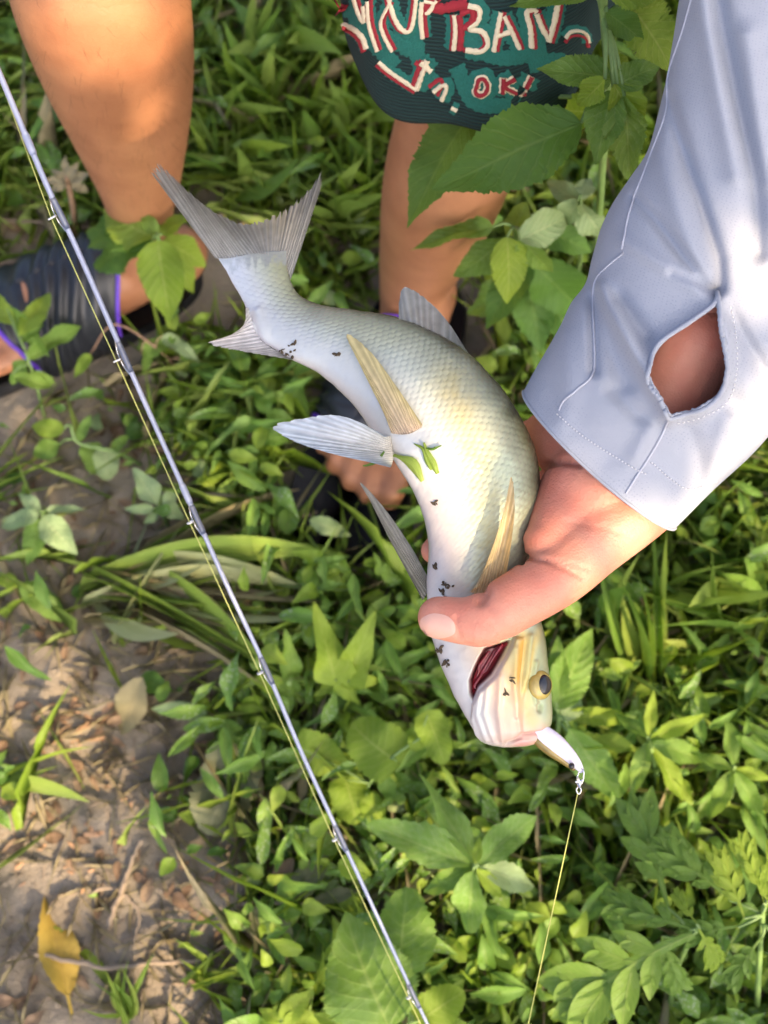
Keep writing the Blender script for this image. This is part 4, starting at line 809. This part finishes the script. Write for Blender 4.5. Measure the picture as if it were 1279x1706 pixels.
plant('slender_weed', 'weed with slender leaves at the right of the mugwort top', 'plant', [(1215,1360,0),(1220,1310,.08),(1222,1280,.11)], [((1222,1282,.11),(1150,1250,.11),.3), ((1224,1280,.11),(1290,1300,.11),.3,None,'bright'), ((1220,1284,.11),(1180,1370,.09),.33), ((1225,1284,.11),(1275,1370,.09),.3), ((1222,1278,.12),(1210,1195,.12),.28)], 'lance', 'mid')
plant('pale_leaf_weed', 'low weed with pale oval leaves between grass tuft and rod', 'plant', [(280,880,0),(268,848,.04)], [((262,840,.05),(222,776,.06),.52), ((256,847,.05),(205,848,.05),.40), ((262,856,.05),(238,874,.04),.5), ((270,846,.05),(312,862,.04),.6), ((272,842,.05),(300,810,.05),.5)], 'broad', 'pale', sr=.0015)
plant('pale_leaf_weed', 'low weed with pale oval leaves on bare soil below the slide', 'plant', [(80,880,0),(74,858,.05)], [((70,862,.055),(126,924,.05),.62), ((78,850,.06),(144,846,.06),.32), ((70,864,.05),(40,942,.04),.62,None,'mid'), ((64,856,.055),(-6,876,.05),.55), ((66,850,.06),(30,820,.06),.5)], 'broad', 'pale', sr=.0016)
plant('seedling', 'seedling with one long dark leaf on the soil left of the grass tuft', 'plant', [(32,982,0),(31,972,.03)], [((32,974,.03),(114,1032,.02),.42,None,'mid'), ((30,970,.03),(-12,962,.03),.6,None,'bright')], 'lance', 'mid', sr=.0012)
plant('trailing_weed', 'trailing weed with one lime green leaf on the soil under the slide', 'plant', [(235,770,0),(190,752,.03),(130,738,.04),(118,710,.05)], [((108,714,.05),(48,712,.05),.55,None,'bright'), ((130,735,.04),(150,690,.05),.4), ((100,740,.03),(50,760,.02),.6), ((150,742,.03),(160,790,.02),.8,'heart','mid'), ((185,750,.03),(215,725,.03),.5), ((175,752,.03),(180,800,.02),.9,'heart','pale')], 'lance', 'mid', sr=.0018)
plant('small_weed', 'small weed with toothed leaves in front of the black ribbed slide', 'plant', [(70,690,0),(60,640,.05),(40,580,.10)], [((30,560,.11),(90,480,.1),.3,None,'bright'), ((20,540,.11),(-30,480,.1),.4,None,'bright'), ((36,570,.1),(70,540,.11),.3), ((10,510,.11),(78,592,.09),.28), ((45,600,.08),(130,530,.08),.25), ((50,620,.07),(95,640,.05),.35), ((20,625,.08),(92,645,.06),.33), ((48,600,.08),(10,640,.06),.4)], 'lance', 'mid', sr=.0014)
plant('climbing_shoot', 'shoot with small oval leaves on the soil right of the slide', 'plant', [(330,640,0),(260,580,.05),(190,540,.06),(150,590,.07)], [((235,590,.05),(300,560,.05),.5), ((270,560,.06),(335,600,.05),.45,None,'pale'), ((150,590,.07),(120,630,.06),.5,None,'bright'), ((300,600,.04),(345,570,.05),.4), ((250,575,.05),(240,625,.04),.5)], 'broad', 'mid', stemmat='stem_red', sr=.0012)
plant('low_weed', 'low weed with one pale bright leaf beside the tan fallen leaf', 'plant', [(375,1200,0),(352,1190,.03)], [((346,1188,.03),(248,1180,.03),.30,None,'pale'), ((350,1184,.03),(320,1150,.04),.4,None,'bright'), ((352,1194,.03),(300,1215,.02),.3)], 'lance', 'bright', stemmat='stem_red', sr=.0012)
plant('round_seedling', 'seedlings with small round leaves at the edge of the bare soil', 'plant', [(400,1290,0),(398,1250,.03)], [((395,1252,.03),(372,1200,.04),.9), ((400,1250,.03),(440,1215,.04),.8), ((398,1256,.03),(345,1390,.03),.75,None,'wilt'), ((402,1255,.03),(430,1300,.03),.8), ((400,1250,.04),(425,1235,.04),.7,None,'bright')], 'heart', 'mid', sr=.0011)
plant('wilted_weed', 'wilted grey green leaves hanging on a twig beside the rod', 'plant', [(400,1506,0),(440,1504,.03),(540,1508,.04)], [((480,1500,.05),(550,1418,.05),.42), ((520,1505,.05),(600,1478,.05),.34), ((425,1510,.04),(440,1650,.02),.34), ((470,1515,.04),(455,1655,.03),.34), ((490,1430,.04),(440,1500,.03),.4,None,'brown')], 'lance', 'wilt', stemmat='twig', sr=.0018, petiole=False)
plant('leafy_weed', 'weed with sunlit oval leaves at the foot of the round leaved weed', 'plant', [(480,1760,0),(470,1710,.06),(468,1700,.07)], [((470,1700,.07),(520,1650,.08),.6), ((466,1700,.07),(430,1680,.07),.6,None,'bright'), ((470,1705,.07),(545,1700,.07),.6), ((468,1704,.07),(440,1740,.06),.6)], 'broad', 'bright')
# grass tufts: each blade a part
def tuft(label, root_px, tips, wid=.045, mats=('grass',), group=None, r0=8):
    b0 = G(root_px[0], root_px[1], 0.0); b0[2] = ground_z(b0[0], b0[1])-.003; o = thing('grass_tuft', label, 'grass', b0, group)
    for k, (x, y, z) in enumerate(tips):
        b = G(root_px[0]+rng.normal()*r0, root_px[1]+rng.normal()*r0, .004); t = G(x, y, z); put_leaf(o, b, t, wid*(.7+.6*rng.random()), 'blade', mats[k % len(mats)], 'blade', .5)
    return o
def fan(x, y, a0, a1, l0, l1, n, z0=.01, z1=.08):
    out = []
    for k in range(n):
        a = math.radians(a0+(a1-a0)*rng.random()); l = l0+(l1-l0)*rng.random(); out.append((x+l*math.cos(a), y-l*math.sin(a), z0+(z1-z0)*rng.random()))
    return out
tuft('flattened grass tuft with straw coloured base on bare soil', (190,985), fan(190,985,-34,40,130,390,64,.01,.07)+fan(190,985,-60,70,60,200,14), .040, ('palegrass','grass','straw','palegrass','straw'), r0=26)
tuft('long pale grass blade leaning across the weeds beside the rod', (372,948), [(592,982,.05),(585,930,.03),(300,900,.04)], .07, ('pale','grass','grass'), r0=5)
tuft('upright grass tuft right of the thumb', (1075,1115), fan(1075,1115,60,120,120,250,14,.05,.16), .06, ('grass','mid'), r0=10)
tuft('arching grass tuft under the sleeve cuff', (1110,960), fan(1110,960,-15,40,120,230,14,.03,.12), .05, ('grass','mid','grass'), r0=12)
tuft('arching grass at the right of the bare patch below the cuff', (1240,1040), fan(1240,1040,70,200,90,220,14,.03,.12), .05, ('grass','mid'), r0=12)
tuft('thin grass runner crossing left over the bare soil', (-10,1300), [(160,1246,.03),(150,1338,.02),(70,1290,.02),(100,1275,.03),(30,1340,.02)], .10, ('bright','grass'), r0=4)
tuft('small grass tuft beside the yellow fallen leaf', (215,1700), fan(215,1700,60,170,60,130,9,.02,.06), .09, ('grass','mid'), r0=8)
tuft('small grass tuft on the soil beside the twig', (330,1630), fan(330,1630,-20,150,40,110,12,.02,.05), .10, ('bright','grass'), r0=14)
for (x, y), nm in zip(((400,210),(470,190),(540,250),(590,200),(440,120),(600,330),(560,380),(380,300),(480,300),(520,120),(610,110)), ('beside the sunlit calf','behind the tail fin','left of the shorts','next to the hem of the shorts','at the back between the legs','left of the shin below the shorts','between tail fin and shin','touching the sunlit leg','above the tail notch','at the back under the letters','under the lowest letters')):
    tuft('arching green grass tuft '+nm, (x, y), fan(x, y, 10, 170, 60, 150, 24, .03, .11), .045, ('grass','mid','bright','grass'), r0=12)
# ------------------------------------------------------------------ things lying on the soil
def fallen(name, label, b, t, w, m, kind='lance', z=(.006, .010), stem=None):
    B, T = G(*b, z[0]), G(*t, z[1]); o = thing(name, label, 'leaf', B*[1, 1, 0]); put_leaf(o, B, T, w, kind, m, 'blade', .15)
    if stem is not None: v, f = tube(cr([G(x, y, .008) for x, y in stem], 10), [.0013]*10, 6); mk('stalk', v, f, M[m], o)
fallen('fallen_leaf', 'yellow fallen leaf lying on bare soil beside the twig', (112,1660), (80,1476), .36, 'yellow', stem=[(112,1658),(120,1690)])
fallen('fallen_leaf', 'curled tan fallen leaf with a long stalk on bare soil', (238,1128), (188,1236), .46, 'tan', z=(.035, .006), stem=[(236,1128),(290,1118),(375,1114)])
fallen('fallen_leaf', 'pale green fallen leaf lying among the weeds below the slide sole', (515,866), (582,892), .42, 'pale', z=(.05, .05))
fallen('fallen_leaf', 'brown curled fallen leaf under the wilted weed', (560,1640), (600,1560), .4, 'brown')
fallen('fallen_leaf', 'orange brown fallen leaf scrap beside the shin grass', (460,655), (510,675), .35, 'brown', 'lance', (.02, .02))
for k, (pts, r, lab) in enumerate((([(60,1588),(180,1612),(260,1604),(330,1600),(384,1572)], .0022, 'crooked bare twig on soil right of the yellow leaf'), ([(0,366),(90,372),(170,385),(250,415)], .002, 'thin bare twig crossing behind the rod above the slide'), ([(-10,440),(60,428),(130,410)], .0022, 'thin twig lying on the soil behind the slide'),
        ([(180,1545),(215,1450),(235,1400)], .0028, 'short dark stick standing out of the soil patch'), ([(500,775),(560,790),(640,800)], .0055, 'thick broken stick lying across the toes of the far foot'), ([(430,905),(480,868),(530,852)], .0016, 'thin dry stem arching over the grass left of the dark fin'), ([(150,1490),(190,1480),(230,1520),(222,1570)], .0014, 'curved dry rootlet on the soil above the twig'), ([(300,1290),(345,1320),(340,1380)], .002, 'grey dry stalk at the edge of the weeds'))):
    c = cr([G(x, y, .008+.01*(k == 5)) for x, y in pts], 24); c[:, :2] += rng.normal(size=(24, 2))*.0006; v, f = tube(c, np.linspace(r, r*.7, 24)*(1+.12*rng.normal(size=24)), 7); tag(mk('twig', v, f, M['twig']), lab, 'twig')

# ------------------------------------------------------------------ ground cover nobody could count
def region(x, y):                                                  # how overgrown the soil is there: 0 bare .. 1 thick
    px_, py_, _ = pix(np.stack([x, y, np.zeros_like(x)], -1))
    edge = np.interp(py_, [-200, 330, 420, 640, 800, 1000, 1060, 1200, 1400, 1560, 1706, 1900], [-600, -150, 120, 260, 340, 420, 430, 410, 390, 430, 430, 400])+40*fbm(x*14, y*14)
    d = sstep(-60, 50, px_-edge); d = np.maximum(d, .02+.13*(fbm(x*11+4, y*11) > .35))
    d = d*np.where((px_ < 170) & (py_ > 1440), .15, 1)
    d = d*(1-.75*sstep(120, 20, np.hypot(px_-1160, py_-1010)*.9))*(1-.6*sstep(90, 30, np.hypot((px_-430), (py_-20)*1.4)))
    d = d*(1-.8*sstep(110, 50, np.hypot(px_-480, py_-560)*1.0))*(1-.85*sstep(80, 40, np.hypot(px_-60, py_-390)))
    return d, px_, py_
FEET = [(la, lt), (ra, rt)]
def off_feet(x, y):
    m = np.ones(len(x), bool)
    for a_, b_ in FEET: m &= seg_dist(x, y, [tuple((a_-(b_-a_)*.25)[:2]), tuple((b_+(b_-a_)*.1)[:2])]) > .080
    return m
def scatter(name, label, n, kind, m, L, wid, zr, box=(-.75, .75, -.25, 1.35), tilt=.5, lay=None, sel=None, nm=(9, 5), flat=1.0, power=1.0):
    x = rng.uniform(box[0], box[1], n); y = rng.uniform(box[2], box[3], n); d, a_, b_ = region(x, y)
    p = d**power if sel is None else d**power*sel(a_, b_); keep = (rng.random(n) < p) & off_feet(x, y); x, y = x[keep], y[keep]; n = len(x)
    tv, tf, tuv = leafgrid(kind, n=nm[0], m=nm[1], fold=.25, droop=.3 if kind != 'blade' else .4, quilt=0, wave=.1)
    l = rng.uniform(L[0], L[1], n); az = rng.uniform(0, 2*np.pi, n); el = rng.normal(lay if lay is not None else .15, tilt*.6, n); el = np.clip(el, -.5, 1.4)
    yv = np.stack([np.cos(az)*np.cos(el), np.sin(az)*np.cos(el), np.sin(el)], -1); nr = np.stack([rng.normal(size=n)*tilt*.6, rng.normal(size=n)*tilt*.6-.15, np.ones(n)], -1)
    xv = np.cross(yv, nr); xv /= np.linalg.norm(xv, axis=1)[:, None]; zv = np.cross(xv, yv); z = ground_z(x, y)+rng.uniform(zr[0], zr[1], n)
    o = np.stack([x, y, z], -1); wd = wid*rng.uniform(.75, 1.25, n)
    V = o[:, None]+(tv[None, :, 0:1]*wd[:, None, None]*xv[:, None]+tv[None, :, 1:2]*yv[:, None]+tv[None, :, 2:3]*zv[:, None])*l[:, None, None]
    V[..., 2] = np.maximum(V[..., 2], ground_z(V[..., 0], V[..., 1])+.0015)
    F = (tf[None]+(np.arange(n)*len(tv))[:, None, None]).reshape(-1, 4); tint = np.repeat(rng.normal(0, .42, n), len(tv))
    return tag(mk(name, V.reshape(-1, 3), F, M[m], uv=np.tile(tuv, (n, 1)), tint=tint), label, None, None, 'stuff')
low = lambda a_, b_: np.where(b_ < 560, .10, np.where((a_ > 880) & (b_ < 1260), .25, np.where(a_ < 420, .45, 1))); grs = lambda a_, b_: np.where((b_ < 560) | ((a_ > 880) & (b_ < 1280)), 1, np.where((a_ < 600) & (b_ < 1100), .9, .3))
scatter('ground_cover', 'thick low ground cover of small oval leaves', 11000, 'broad', 'mid', (.010, .034), .55, (.004, .06), sel=low)
scatter('ground_cover', 'bright young leaves in the ground cover', 5600, 'broad', 'bright', (.009, .030), .6, (.01, .075), sel=low)
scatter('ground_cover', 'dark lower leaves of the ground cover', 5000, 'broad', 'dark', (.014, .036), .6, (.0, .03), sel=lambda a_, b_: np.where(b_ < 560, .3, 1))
scatter('ground_cover', 'pale narrow leaves in the ground cover', 5200, 'lance', 'lance', (.02, .052), .26, (.01, .075), sel=lambda a_, b_: np.where(b_ < 560, .45, 1))
scatter('ground_cover', 'tiny leaves at the bottom of the weeds', 8000, 'broad', 'mid', (.005, .015), .6, (.002, .05), nm=(6, 3))
scatter('ground_cover', 'thin green stalks of the ground cover', 2200, 'blade', 'bright', (.05, .13), .018, (.0, .04), lay=.35, tilt=.6, nm=(7, 3))
scatter('ground_cover', 'small round leaves in the ground cover', 1500, 'heart', 'pale', (.010, .022), .9, (.004, .03))
scatter('grass', 'thin green grass between the weeds', 24000, 'blade', 'grass', (.04, .11), .034, (-.004, .01), lay=.65, tilt=.6, nm=(8, 3), sel=grs)
scatter('grass', 'bright thin grass between the weeds', 7500, 'blade', 'bright', (.03, .09), .045, (-.004, .02), lay=.6, tilt=.6, nm=(8, 3), sel=grs)
scatter('litter', 'dry stalks standing among the weeds', 2200, 'blade', 'straw', (.05, .14), .022, (.0, .03), lay=.35, tilt=.5, nm=(7, 3))
scatter('litter', 'dry straw and dead grass lying on the soil', 8500, 'blade', 'straw', (.02, .07), .035, (.001, .006), lay=0, tilt=.12, nm=(6, 3), power=.0)
scatter('litter', 'brown dead leaf scraps lying on the soil', 2600, 'broad', 'brown', (.008, .024), .5, (.001, .006), lay=0, tilt=.3, power=.0)
# soil crumbs, pebbles, twiglets and wood chips
def crumbs(name, label, n, r, m, box=(-.75, .75, -.25, 1.35), long=1.0, px_box=None):
    if px_box: q = np.array([G(rng.uniform(px_box[0], px_box[2]), rng.uniform(px_box[1], px_box[3]), 0) for _ in range(n)]); x, y = q[:, 0], q[:, 1]
    else: x = rng.uniform(box[0], box[1], n); y = rng.uniform(box[2], box[3], n)
    k = off_feet(x, y); x, y = x[k], y[k]; n = len(x); bv, bf = ball(np.zeros(3), 1, 7, 5)
    s = rng.uniform(r[0], r[1], n)*rng.random(n)**1.5+r[0]; V = bv[None]*(1+.35*rng.normal(size=(n, len(bv), 1)))*s[:, None, None]; V[..., 2] *= .55; V[..., 0] *= long
    a_ = rng.uniform(0, 6.28, n); c_, s_ = np.cos(a_)[:, None], np.sin(a_)[:, None]; X_, Y_ = V[..., 0]*c_-V[..., 1]*s_, V[..., 0]*s_+V[..., 1]*c_
    W_ = np.stack([X_+x[:, None], Y_+y[:, None], V[..., 2]+(ground_z(x, y)+s*.2)[:, None]], -1); F = (bf[None]+(np.arange(n)*len(bv))[:, None, None]).reshape(-1, 4)
    return tag(mk(name, W_.reshape(-1, 3), F, M[m], smooth=False), label, None, None, 'stuff')
crumbs('soil_crumbs', 'loose crumbs of soil on the path', 9000, (.0008, .0055), 'soil')
crumbs('twiglets', 'small twig bits on the path', 2600, (.0005, .0014), 'twig', long=12)
crumbs('wood_chips', 'orange brown wood chips on the bare soil', 34, (.001, .003), 'chip', px_box=(60, 1170, 200, 1250), long=4)
crumbs('wood_chips', 'scattered orange brown chips further down the soil', 40, (.0008, .0024), 'chip', px_box=(0, 1250, 260, 1480), long=3)

# ------------------------------------------------------------------ the tree behind the camera that shades the scene
E1 = np.cross(SUN, [0, 0, 1.0]); E1 /= np.linalg.norm(E1); E2 = np.cross(E1, SUN)
BEAM = [(P(190,75,1.0), .016), (P(120,15,.96), .018), (P(185,190,1.12), .0), (P(225,325,1.28), .006), (P(260,20,.97), .014), (P(1030,930,.77), .018), (P(1095,890,.775), .016), (P(860,1160,.775), -.004), (P(960,970,.765), -.006), (P(1325,720,.74), .012), (P(1175,845,.775), .0), (P(795,885,.772), .006),
        (G(110,1200,0), .025), (G(20,1290,0), .015), (G(60,1370,0), .01), (G(70,1450,0), .01), (G(760,1500,.08), .02), (G(700,1560,.08), .016), (G(480,1690,.06), .02), (G(1180,1450,.2), .05), (G(1260,1420,.2), .06), (G(1060,1420,.17), .035), (G(930,1400,.1), .03), (G(1200,1620,.18), .05), (G(1000,1560,.1), .03), (G(1150,1280,.1), .035), (P(835,295,.95), .008), (G(880,1640,.1), .03)]
tree = thing('shade_tree', 'leafy tree standing out of the picture whose dappled shade falls on the scene', 'tree', (2.4, -3.3, 0))
c0 = np.array([.05, .38, .33])+SUN*2.6; n = 10500; q = rng.normal(size=(n, 3)); q = q/np.linalg.norm(q, axis=1)[:, None]*rng.random(n)[:, None]**.4
Lc = c0+E1*(q[:, :1]*1.15)+E2*(q[:, 1:2]*1.1)+SUN*(q[:, 2:]*.75); keep = np.ones(n, bool)
for t_, r_ in BEAM:
    w_ = Lc-t_; pr = np.stack([w_@E1, w_@E2], -1); keep &= np.hypot(pr[:, 0], pr[:, 1]) > r_+.026
prot = np.array([P(x, y, d) for x, y, d in [(400,420,.83),(450,500,.82),(520,560,.81),(600,600,.8),(680,650,.8),(760,700,.8),(820,780,.8),(740,830,.8),(830,860,.8),(770,960,.8),(800,1060,.8),(850,1150,.8),(850,1000,.77),(940,930,.77),(930,800,.79),(980,700,.76),(1050,600,.76),(1000,780,.76),(1080,500,.75),(1100,400,.75),(1150,300,.74),(1150,150,.74),(1200,50,.74),(1240,250,.73),(1220,400,.73),(1150,600,.76),(1250,120,.73),(1080,740,.76),(700,300,1.1),(720,420,1.25),(850,100,1.0),(700,60,1.0)]])
pE = np.stack([prot@E1, prot@E2], -1); LE = np.stack([Lc@E1, Lc@E2], -1)
covered = (np.linalg.norm(LE[:, None]-pE[None], axis=2) < .075).any(1); keep &= covered | (rng.random(n) < .34)
Lc = Lc[keep]; n = len(Lc); tv, tf, tuv = leafgrid('broad', n=5, m=3, fold=.2, quilt=0)
yv = rng.normal(size=(n, 3)); yv /= np.linalg.norm(yv, axis=1)[:, None]; nr = SUN+rng.normal(size=(n, 3))*.6; xv = np.cross(yv, nr); xv /= np.linalg.norm(xv, axis=1)[:, None]; zv = np.cross(xv, yv); l = rng.uniform(.06, .09, n)
V = Lc[:, None]+((tv[None, :, 0:1])*.62*xv[:, None]+(tv[None, :, 1:2]-.5)*yv[:, None]+tv[None, :, 2:3]*zv[:, None])*l[:, None, None]
o = mk('crown', V.reshape(-1, 3), (tf[None]+(np.arange(n)*len(tv))[:, None, None]).reshape(-1, 4), M['dark'], tree, uv=np.tile(tuv, (n, 1)), tint=np.repeat(rng.normal(0, .2, n), len(tv)))
top = c0+SUN*.5; parts = [tube(cr([(2.4, -3.3, -.05), (2.35, -3.2, .8), (2.1, -2.9, 1.7), top], 16), np.linspace(.11, .03, 16), 10)]
for k in range(9): e = c0+E1*rng.normal()*.7+E2*rng.normal()*.6+SUN*(.4+.3*rng.normal()); parts.append(tube(cr([(2.1, -2.9, 1.7+.05*k), (np.array([2.1, -2.9, 1.7])+e)/2+rng.normal(size=3)*.08, e], 8), np.linspace(.03, .006, 8), 6))
v, f = join(parts); mk('trunk', v, f, M['bark'], tree)
